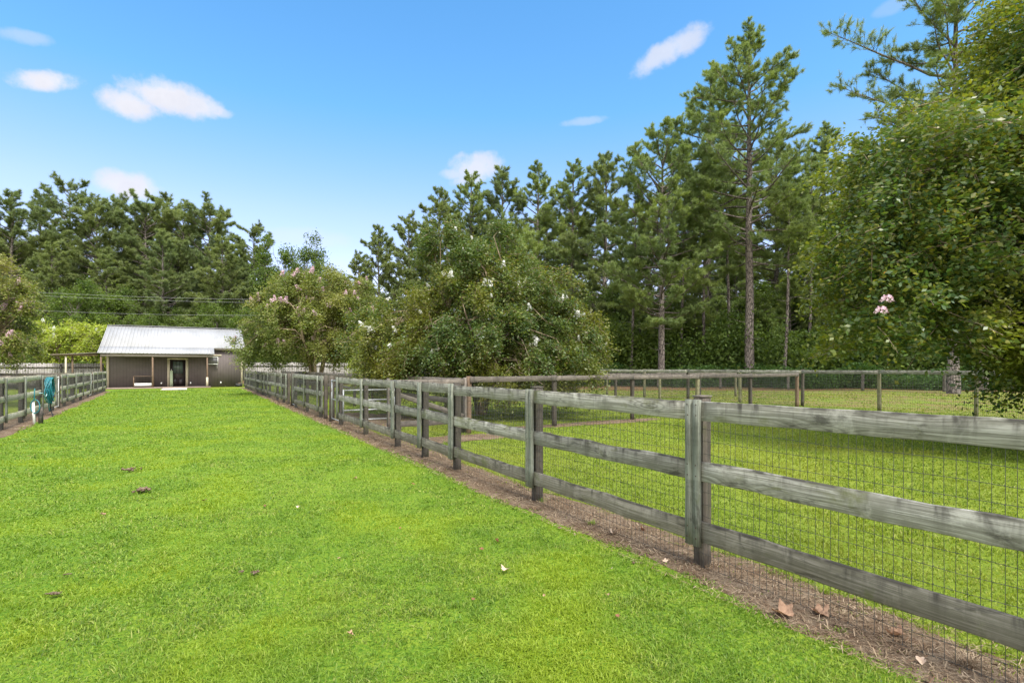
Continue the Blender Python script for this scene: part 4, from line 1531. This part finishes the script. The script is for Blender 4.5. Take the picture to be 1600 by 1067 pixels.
# --- pink crape myrtle at the left edge
pe = [(0, 0, 3.9, 1.7, 1.8, 2.1), (.2, 0, 2.8, 1.6, 1.8, 1.4), (-1.5, 0, 4.3, 1.8, 1.8, 2.0)]
tm, cm, tips = broad_meshes(23, 6.2, 1.9, 2300, .09, .55, 26, 'leaf_pink', 4, pe, 1.5, .45, .6, r0=.07, shell=.5)
pe_ = plant('crape_myrtle', 'pink flowering crape myrtle cut by the photo edge behind the pale fence', 'tree', XY(-16, 21.5), tm, cm, s=(1.05, 1.05, 1.07))
add_blossoms(pe_, tips, bp, 90, lambda t: (t[:, 1] < .6) & (t[:, 0] > -.8), 5, (.45, 1.0))
# --- lime shrub
ll_ = [(0, 0, 2.5, 2.0, 1.8, 1.35), (-1.6, 0, 2.2, 1.4, 1.4, 1.5), (1.5, 0, 2.6, 1.5, 1.3, 1.0), (0, -.6, 1.5, 2.6, 1.2, .9)]
tm, cm, tips = broad_meshes(24, 4.0, 2.4, 1500, .12, .5, 24, 'leaf_lime', 5, ll_, .5, .55, .8, r0=.06, shell=.45)
lm = plant('flowering_shrub', 'lime green shrub with pale blossoms between the plank fence and the pink tree', 'shrub', XY(95, 46.5), tm, cm, s=(1.65, 1.3, 1.55))
add_blossoms(lm, tips, [blossom_mesh(s, .22, .1, 40, .08, M['petal_white']) for s in (7, 8)], 34, lambda t: (t[:, 2] > 2.4), 6, (.5, 1.0))
tm2, cm2, _ = broad_meshes(25, 3.6, 1.6, 900, .085, .5, 24, 'leaf_lime', 4, [(0, 0, 2.0, 1.3, 1.2, 1.6)], .4, .6, .6, r0=.04, shell=.4)
plant('flowering_shrub', 'small lime green shrub between the pink tree and the white flowering tree', 'shrub', XY(583, 23.5), tm2, cm2, s=(.8, .9, .8))

# --- large near crape myrtle at the right: only the side that the place shows
nl = [(-1.45, 0, 4.6, 2.9, 3.2, 2.4), (-3.15, 0, 5.4, 1.9, 2.2, 1.4), (-3.95, -0.1, 3.9, 1.6, 2.0, 1.4), (-3.85, -0.4, 2.5, 1.5, 1.8, 1.2), (-1.45, -1.0, 1.9, 1.3, 1.6, 0.9), (-0.75, -1.6, 2.2, 1.4, 1.2, 1.3), (-0.45, 0.2, 7.7, 1.6, 2.2, 2.5), (0.45, 0.2, 7.6, 2.0, 2.6, 2.4), (-0.35, -0.2, 2.6, 2.2, 2.4, 1.5), (-0.85, 0.3, 6.6, 1.8, 2.2, 1.5), (0.25, 0, 5.0, 2.4, 3.0, 3.2), (-1.85, -1.9, 1.9, 1.1, 0.9, 1.0), (-0.85, -2.1, 1.8, 1.3, 0.8, 1.2), (-1.45, -1.9, 1.4, 1.0, 0.7, 0.75), (-0.65, -1.2, 1.3, 1.0, 0.8, 0.8), (-0.6, -1.5, 1.6, 0.9, 0.9, 0.85), (-0.2, -0.8, 2.6, 1.5, 1.2, 1.3)]
NP = XY(1700, 10.8)


def keep_near(t):
    x, y = t[:, 0] + NP[0], t[:, 1] + NP[1]
    px = 800 + FPX * x / y
    low = np.where(px < 1530, 1.95, .65)          # boughs end higher on the side over the paddock
    return (px < 1950) & (t[:, 2] > low)


tm, cm, tips = broad_meshes(33, 9.5, 4.0, 9800, .10, .56, 26, 'leaf_near', 6, nl, .65, .55, .75, r0=.075, shell=.45, keep=keep_near, spread=.5, clump=.06, pull=.34)
nt_ = plant('crape_myrtle', 'large near crape myrtle whose leafy branches fill the upper right of the photo', 'tree', NP, tm, cm)
bn = blossom_mesh(9, .09, .10, 110, .030, M['petal_pink'])
for (px, py, Y) in ((1386, 462, 7.6), (1377, 480, 7.55)):
    o = link('blossom_cluster', bn, nt_, ((px - 800) / FPX * Y - NP[0], Y - NP[1], topz(py, Y) - .08))
g = np.random.default_rng(77)
ymb = MB()
cand = tips[(tips[:, 1] < 0)]
for i in g.choice(len(cand), 70, replace=False):
    p = cand[i] + g.normal(0, .05, 3)
    d = norm(g.normal(0, 1, 3)); e = norm(np.cross(d, g.normal(0, 1, 3)))
    ymb.add([p, p + d * .035 + e * .018, p + d * .07, p + d * .035 - e * .018], [[0, 1, 2, 3]])
tag(ymb.build('yellow_leaves', M['leaf_yellow'], nt_), kind='stuff')

# --- pines
print('pines')
PM = {}
PM['open1'] = (pine_meshes(41, 25, .38, 4.9, .27, 62, 1.35, .14, .34, .045, 18, 'needle_far', 'round'), 25)
PM['open2'] = (pine_meshes(42, 25, .32, 5.6, .28, 74, 1.45, .06, .34, .045, 18, 'needle_far', 'round'), 25)
PM['full1'] = (pine_meshes(43, 22, .10, 5.2, .26, 88, 1.7, .0, .27, .036, 19, 'needle_far'), 22)
PM['full2'] = (pine_meshes(44, 22, .16, 5.0, .26, 84, 1.7, .05, .27, .036, 19, 'needle_far'), 22)
PM['mid1'] = (pine_meshes(45, 24, .30, 4.7, .27, 76, 1.65, .05, .26, .034, 19, 'needle'), 24)
PM['young'] = (pine_meshes(46, 10, .08, 2.6, .11, 50, 1.5, .0, .28, .032, 18, 'needle'), 10)


PM['slim'] = (pine_meshes(47, 20, .52, 2.6, .13, 40, 1.3, .05, .27, .034, 18, 'needle', deadlow=9), 20)


def pine(kind, px, py_top, Y, label, group=None, wide=1.0, rot=None):
    (tm_, cm_), h0 = PM[kind]
    H = topz(py_top, Y)
    s = H / h0
    return plant('pine_tree', label, 'tree', XY(px, Y), tm_, cm_, group, random.uniform(0, 6.28) if rot is None else rot, (s * wide, s * wide, s))


# front row beyond the outbuilding
leftrow = [
    (-45, 300, 78, 'full2', 'pine cut by the left edge of the photo, above the pink tree'),
    (18, 296, 80, 'full1', 'full rounded green pine leftmost of the tree line beyond the outbuilding'),
    (62, 300, 88, 'full2', 'broad dense pine just left of the tall thin-topped pine'),
    (110, 276, 84, 'open1', 'tall pine with a sparse see-through top, above the lime shrub'),
    (150, 305, 82, 'open2', 'pine with sky gaps in its crown, above the left end of the metal roof'),
    (190, 304, 84, 'open1', 'slender pine with a bare upright trunk over the roof'),
    (226, 298, 82, 'open2', 'round-topped pine over the middle of the metal roof'),
    (256, 300, 88, 'open1', 'pine standing close behind the round-topped one over the roof'),
    (288, 316, 84, 'open2', 'pine squeezed between two rounder crowns over the door of the outbuilding'),
    (328, 305, 82, 'open2', 'widest round-crowned pine of the tree line over the right end of the roof'),
    (398, 346, 86, 'open1', 'lone-looking small-crowned pine rightmost in the tree line beyond the roof'),
    (360, 385, 80, 'full1', 'lower bushy pine filling the gap right of the widest crown')]
for px, py, Y, k, lab in leftrow:
    pine(k, px, py, Y, lab, 'pines in the tree line beyond the outbuilding', 1.0 if k.startswith('open') else 1.05)
g = np.random.default_rng(99)
for i in range(26):
    px = -110 + i * 23 + g.uniform(-8, 8)
    if px < 420:
        py = 350 + g.uniform(0, 75)
    else:
        py = 440 + g.uniform(-10, 30)
    pine(['full1', 'full2', 'full1'][i % 3], px, py, 74 + (i % 4) * 9, 'bushy green pine low in the dark depth of the tree line beyond the outbuilding', 'lower pines in the dark depth of the far tree line', 1.15)

midrow = [
    (560, 392, 62, 'full2', 'lowest pine at the left foot of the rising tree line'),
    (592, 352, 60, 'full1', 'second pine of the rising tree line, above the pink tree'),
    (640, 330, 62, 'full2', 'spreading pine showing through bare limbs left of the white flowering tree top'),
    (688, 294, 63, 'full1', 'pine directly behind the left peak of the white flowering tree'),
    (735, 266, 66, 'mid1', 'pine in front of the small cloud above the white flowering tree'),
    (784, 258, 63, 'full2', 'pine with feathery top above the right peak of the white flowering tree'),
    (842, 252, 62, 'mid1', 'pine with a sharp top above the right shoulder of the white flowering tree'),
    (893, 250, 60, 'mid1', 'pine with a bare dark trunk between feathery crowns right of the white flowering tree'),
    (945, 238, 58, 'full1', 'pine directly left of the full green pine with the pale trunk'),
    (1106, 104, 62, 'mid1', 'tall thin pine with a reddish bare trunk behind the tallest pine'),
    (1215, 205, 60, 'full2', 'pine behind the right side of the tallest pine'),
    (1285, 195, 55, 'mid1', 'feathery pine between the tallest pine and the near crape myrtle'),
    (1345, 215, 52, 'full1', 'pine half hidden by the yellow-green top of the near crape myrtle'),
    (1420, 150, 56, 'full2', 'pine just left of the dark leaning top in the upper right'),
    (1580, 60, 50, 'full1', 'pine mostly hidden behind the near crape myrtle at the right edge')]
for px, py, Y, k, lab in midrow:
    pine(k, px, py, Y, lab, 'pines in the wood behind the paddocks', 1.0)
for i in range(20):
    px = 560 + i * 58 + g.uniform(-15, 15)
    py = 330 - (px - 560) * .10 + g.uniform(0, 70) if px > 620 else 430
    pine(['full1', 'full2'][i % 2], px, py, 70 + (i % 3) * 8, 'dark pine deep inside the wood behind the paddocks', 'pines deep inside the wood', 1.15)
for px, Y, py, lab in [(1000, 51, 470, 'small young pine just left of the full green pine trunk'), (1085, 50, 430, 'young pine midway between the two pale pine trunks'),
                       (1120, 54, 455, 'young pine close left of the tallest pine trunk'), (1200, 49, 470, 'small young pine close right of the tallest pine trunk'),
                       (1235, 51, 425, 'young pine where the thin bare trunk stands right of the tallest pine'), (1290, 47, 440, 'young pine behind the left hanging edge of the near crape myrtle'),
                       (1350, 45, 450, 'young pine glimpsed behind the pink blossom of the near crape myrtle'), (1440, 43, 430, 'young pine behind the middle of the near crape myrtle'),
                       (985, 56, 420, 'young pine at the right edge of the white flowering tree'), (1150, 58, 400, 'taller young pine standing behind the tallest pine trunk'),
                       (1060, 56, 410, 'taller young pine standing right behind the full green pine trunk')]:
    pine('young', px, py, Y, lab, 'young pines at the wood edge', 1.1)
for px, Y, py, lab in [(1062, 47.5, 250, 'slender bare-trunked pine just right of the full green pine'), (1101, 48, 225, 'slender reddish pine trunk between the two pale pine trunks'),
                       (1138, 50, 215, 'slender pine close left of the tallest pine'), (1226, 43, 240, 'thin pale pine trunk standing alone right of the tallest pine'),
                       (1262, 47, 235, 'slender pine at the left tip of the near crape myrtle branches'), (986, 48, 270, 'slender pine trunk at the right foot of the white flowering tree'),
                       (1322, 46, 260, 'slender pine behind the near crape myrtle, left of its pink blossom'), (1460, 42, 200, 'slender pine behind the near crape myrtle, right of its pink blossom')]:
    pine('slim', px, py, Y, lab, 'slender pines at the wood edge')
pine('young', 792, 335, 40, 'pale green young pine tops peeking over the white flowering tree, left one', None, .8)
pine('young', 822, 350, 38, 'pale green young pine top peeking over the white flowering tree, right one', None, .8)

# hero pines
H1 = topz(38, 44)
tm, cm = pine_meshes(51, H1, .34, 6.6, .36, 84, 1.75, .08, .24, .026, 25, 'needle', extra=[(H1 * .44, 7.0, math.pi * .98, .30), (H1 * .41, 5.0, math.pi * 1.08, .35), (H1 * .50, 5.5, .1, .5), (H1 * .62, 5.2, 2.9, .75)], deadlow=9)
plant('pine_tree', 'tallest pine with a straight pale trunk and open branching crown', 'tree', XY(1171, 44), tm, cm)
H2 = topz(198, 45)
tm, cm = pine_meshes(52, H2, .24, 5.6, .27, 84, 1.8, .0, .24, .027, 25, 'needle', 'round', extra=[(H2 * .38, 6.5, math.pi * .95, .4), (H2 * .30, 5, math.pi * 1.1, .2)])
plant('pine_tree', 'full green pine with a pale lower trunk, left of the tallest pine', 'tree', XY(1033, 45), tm, cm)
H3 = topz(-120, 33)
tm, cm = pine_meshes(53, H3, .36, 5.6, .30, 74, 1.5, .10, .24, .025, 24, 'needle', extra=[(topz(108, 33), 8.4, math.pi * .97, .10), (topz(185, 33), 7.2, math.pi * 1.02, .12), (topz(230, 33), 6.0, math.pi * .95, .25), (topz(60, 33), 5.0, math.pi * 1.05, .35)])
plant('pine_tree', 'tall dark pine reaching a long limb left across the upper right sky', 'tree', XY(1490, 33), tm, cm)
H4 = topz(60, 37)
tm, cm = pine_meshes(54, H4, .45, 5.0, .34, 40, 1.0, .05, .26, .026, 20, 'needle')
plant('pine_tree', 'thick pale pine trunk behind the low branches of the near crape myrtle', 'tree', XY(1534, 37), tm, cm)

# understory broadleaf trees
BM = []
for s_, lob in ((61, [(0, 0, 5.0, 2.6, 2.6, 3.2), (1.0, 0, 3.2, 2.2, 2.2, 2.4), (-1.2, .3, 3.0, 2.0, 2.0, 2.6)]), (62, [(0, 0, 5.6, 2.2, 2.2, 2.9), (-.9, 0, 3.4, 2.4, 2.0, 2.9), (1.2, 0, 2.4, 1.8, 1.8, 2.0)]), (63, [(0, 0, 4.6, 3.0, 2.8, 3.4), (.3, 0, 2.0, 2.6, 2.4, 1.9)])):
    BM.append(broad_meshes(s_, 8.4, 3.0, 1900, .17, .55, 20, 'leaf_wood', 3, lob, .3, .35, .9, bark_='bark', r0=.08, shell=.3))
spots = []
for i in range(21):
    px = 930 + i * 40 + g.uniform(-14, 14)
    spots.append((px, 52 + (i % 3) * 4 + g.uniform(-1, 1) - max(0, (px - 1250)) * .012, g.uniform(.75, 1.35)))
for i in range(9):
    spots.append((560 + i * 45, 58 + g.uniform(-2, 4), g.uniform(.8, 1.1)))
for (px, Y, s) in spots:
    tm_, cm_, _ = BM[int(g.integers(3))]
    plant('broadleaf_tree', 'dark leafy understory tree between the pine trunks of the wood', 'tree', XY(px, Y), tm_, cm_, 'understory trees in the wood', g.uniform(0, 6), (s, s, s * g.uniform(.85, 1.15)))
for i in range(17):
    px = -60 + i * 34 + g.uniform(-10, 10)
    s = g.uniform(.9, 1.5)
    tm_, cm_, _ = BM[int(g.integers(3))]
    plant('broadleaf_tree', 'dark leafy understory tree at the foot of the far tree line', 'tree', XY(px, 68 + g.uniform(-2, 5)), tm_, cm_, 'understory trees at the foot of the far tree line', g.uniform(0, 6), (s, s, s))
for px, py, Y, lab in ((435, 372, 74, 'rounded broadleaf tree above the pink flowering tree'), (480, 368, 78, 'narrow broadleaf tree standing alone against the sky above the pink flowering tree'), (512, 408, 70, 'low broadleaf tree between the far tree line and the rising pines')):
    s = topz(py, Y) / 8.2
    w_ = s * (.72 if px == 480 else .85)
    plant('broadleaf_tree', lab, 'tree', XY(px, Y), BM[px % 3][0], BM[px % 3][1], None, px, (w_ * .8, w_ * .8, s))

# brush along the wood edge, and far dark wood behind everything
def brush(name, label, region, n, size, hmax, mat, seed):
    g = np.random.default_rng(seed)
    x, y = region(g, n)
    hh = hmax * (.45 + .55 * np.clip(.5 + .6 * np.sin(x * .9 + np.sin(y)) * np.sin(x * .37 + y * .5), 0, 1))
    z = g.random(n) ** .8 * hh
    P = np.stack([x, y, z], 1)
    d = norm(g.normal(0, 1, (n, 3)) + np.array([0, 0, .3]))
    e = norm(np.cross(d, g.normal(0, 1, (n, 3))))
    s = size * (.5 + g.random((n, 1)))
    V = np.stack([P - d * s * .5, P + e * s * .3, P + d * s * .5, P - e * s * .3], 1).reshape(-1, 3)
    o = link(name, mesh_np(name, V, np.arange(n * 4).reshape(-1, 4), M[mat]))
    tag(o, label, 'undergrowth', kind='stuff')


def reg_edge(g, n):
    x = g.uniform(1, 46, n)
    y = 47.5 - .36 * x + np.abs(g.normal(0, 1.0, n)) * 2.2 + 1.2 * np.sin(x * .8) + 1.2
    return x, y


brush('undergrowth', 'low green brush and vines along the edge of the pine wood', reg_edge, 60000, .16, 2.0, 'leaf_brush', 3)


def reg_sap(g, n):
    x = g.uniform(-6, 48, n)
    y = 52.5 - .34 * x + g.normal(0, 1.3, n)
    return x, y


brush('saplings', 'dense mid green sapling thicket closing the gaps between the pine trunks', reg_sap, 80000, .24, 6.5, 'leaf_wood', 8)


def reg_far(g, n):
    a = g.uniform(-1.05, 1.05, n)
    r = g.uniform(108, 128, n)
    return r * np.sin(a), r * np.cos(a)


brush('woodland', 'dark far wood that closes the view behind all the trees', reg_far, 60000, 1.3, 13.0, 'leaf_wood', 4)


def reg_hedge(g, n):
    t = g.uniform(0, 1, n)
    x = -44 + t * 16
    y = 37 + t * 8 + g.normal(0, .8, n) + 4
    return x, y


brush('hedge', 'dark overgrown hedge behind the tall plank fence near the lean-to', reg_hedge, 14000, .2, 2.9, 'leaf_wood', 5)

# ------------------------------------------------------------------ power lines
M['cable'] = plain('power_cable', (.30, .31, .32), .5, .2, .1, 2)


def cable(label, p0, p1, Y0, Y1, sag):
    a = np.array([(p0[0] - 800) / FPX * Y0, Y0, topz(p0[1], Y0)])
    b = np.array([(p1[0] - 800) / FPX * Y1, Y1, topz(p1[1], Y1)])
    d = b - a
    a2, b3 = a - d * .5, b + d * .45
    t = np.linspace(0, 1, 40)[:, None]
    P = a2 + (b3 - a2) * t - np.array([0, 0, 1.0]) * sag * np.sin(t * np.pi)
    o = MB().tube(P, .011, 5).build('power_line', M['cable'])
    tag(o, label, 'power line', 'overhead cables in front of the far trees')


cable('topmost thin overhead cable crossing in front of the far pines', (45, 452), (390, 464), 60, 60, .4)
cable('middle overhead cable of three, close under the topmost one', (45, 457), (390, 469), 60.5, 60.5, .4)
cable('lowest overhead cable, just above the metal roof', (55, 481), (370, 489), 61, 61, .4)

# ------------------------------------------------------------------ fallen leaves, clods
def dry_leaf(seed, size, curl):
    """a lobed plane-tree leaf, curled"""
    g = np.random.default_rng(seed)
    n = 22
    ring = []
    for i in range(n):
        a = 2 * math.pi * i / n
        lobe = .62 + .38 * abs(math.cos(2.5 * a)) ** 1.3 + g.normal(0, .05)
        x, y = math.cos(a) * lobe, math.sin(a) * lobe * .85
        ring.append((x, y))
    V = []
    for k in (0, .5, 1.0):
        for (x, y) in ring:
            x_, y_ = x * k, y * k
            z = curl * (x_ ** 2 * .9 + .35 * math.sin(3 * x_ + seed) * y_ + .25 * abs(y_)) + g.normal(0, .02)
            V.append((x_ * (1 - .25 * curl), y_, z))
            if k == 0:
                break
    V = np.array(V) * size / 2
    V[:, 2] -= V[:, 2].min()
    F3 = [[0, 1 + i, 1 + (i + 1) % n] for i in range(n)]
    F4 = [[1 + i, 1 + n + i, 1 + n + (i + 1) % n, 1 + (i + 1) % n] for i in range(n)]
    return V, F3, F4


leaves = [
    (790, 897, .105, 'leaf_pale', 'pale tan fallen leaf lying flat on the open lawn, largest there'),
    (775, 850, .06, 'leaf_brown', 'brown curled fallen leaf standing up in the lawn above the large pale leaf'),
    (752, 864, .05, 'leaf_brown', 'small brown fallen leaf just left of the curled upright one'),
    (957, 838, .12, 'leaf_pale', 'whitish fallen leaf on the bare strip left of the nearest post'),
    (1002, 832, .10, 'leaf_brown', 'orange-brown curled leaf standing under the lowest board'),
    (1039, 882, .06, 'leaf_pale', 'small pale leaf on the soil below the nearest post'),
    (1226, 966, .17, 'leaf_tan', 'large curled tan leaf on the soil strip, left one of the pair'),
    (1281, 965, .15, 'leaf_tan', 'large curled tan leaf on the soil strip, right one of the pair'),
    (1438, 1042, .07, 'leaf_pale', 'flat pale leaf on the soil near the bottom right corner'),
    (1402, 1000, .12, 'leaf_tan', 'crumpled tan leaf caught at the wire in the bottom right corner'),
    (1375, 976, .06, 'leaf_pale', 'small pale scrap of leaf beside the wire under the lowest board'),
    (547, 999, .045, 'leaf_tan', 'small star-shaped tan leaf on the lawn at the bottom middle'),
    (740, 944, .04, 'leaf_brown', 'small dark leaf below the large pale leaf on the lawn'),
    (949, 937, .05, 'leaf_tan', 'small tan leaf on the lawn in front of the soil strip'),
    (965, 970, .035, 'leaf_brown', 'tiny brown leaf lowest near the soil strip'),
    (850, 938, .03, 'leaf_tan', 'tiny tan leaf right of the large pale leaf'),
    (955, 895, .04, 'leaf_pale', 'small pale leaf close to the edge of the soil strip'),
    (555, 751, .08, 'leaf_tan', 'tan leaf far up the lawn beside the fence, left of two'),
    (645, 760, .08, 'leaf_brown', 'brown leaf far up the lawn beside the fence, right of two'),
    (530, 878, .035, 'leaf_tan', 'tiny tan leaf in the middle of the lawn'),
    (320, 786, .07, 'leaf_brown', 'brown leaf on the lawn right of the clods of earth'),
    (160, 809, .07, 'leaf_tan', 'tan leaf on the lawn below left of the clods of earth'),
    (413, 795, .05, 'leaf_brown', 'small brown leaf on the lawn toward the middle'),
    (466, 797, .06, 'leaf_pale', 'small pale leaf on the lawn toward the middle'),
    (625, 830, .03, 'leaf_brown', 'tiny brown leaf on the lawn, upper left of the curled one')]
for i, (px, py, s, mk, lab) in enumerate(leaves):
    p = gp(px, py)
    V, F3, F4 = dry_leaf(i + 3, s, .35 + .7 * random.random())
    ze = .034 if sR(p.x, p.y) < -.3 else .03
    o = link('fallen_leaf', mesh_np('fallen_leaf', V, [F3, F4], M[mk], True), None, (p.x, p.y, ze))
    tilt = 1.1 if i in (1, 4) else random.uniform(-.3, .3)
    o.rotation_euler = (tilt, random.uniform(-.25, .25), random.uniform(0, 6.28))
    tag(o, lab, 'leaf', 'fallen leaves on the lawn and soil')

for i, (px, py, s, lab) in enumerate([(220, 771, .16, 'larger dark clod of earth on the lawn'), (203, 738, .15, 'flat dark clod of earth on the lawn, farther than the larger one'),
                                      (399, 901, .055, 'small brown clod of earth in the middle of the lawn'), (377, 899, .035, 'tiny dark clod beside the small brown clod'),
                                      (86, 934, .06, 'small dark clod of earth low on the left of the lawn'), (106, 903, .03, 'tiny dark clod above the low left clod')]):
    p = gp(px, py)
    mb = MB()
    g2 = np.random.default_rng(i + 50)
    for _ in range(26):
        r = s * .16 * g2.uniform(.5, 1.4)
        c = np.array([g2.normal(0, s * .32), g2.normal(0, s * .22), .016 + r * .5 + g2.random() * s * .12])
        off = np.array([[1, 0, 0], [0, 1, 0], [-1, 0, 0], [0, -1, 0], [0, 0, .8], [0, 0, -.8]]) * r * (.7 + .6 * g2.random((6, 1)))
        mb.add(c + off, [[0, 1, 4], [1, 2, 4], [2, 3, 4], [3, 0, 4], [1, 0, 5], [2, 1, 5], [3, 2, 5], [0, 3, 5]])
    o = mb.build('earth_clod', M['soil'], None, (p.x, p.y, .012))
    tag(o, lab, 'clod', 'clods of earth on the lawn')

# cycles settings helpful for foliage
sc.cycles.max_bounces = 8
sc.cycles.diffuse_bounces = 5
sc.cycles.glossy_bounces = 2
sc.cycles.transmission_bounces = 5
print('done', len(bpy.data.objects))
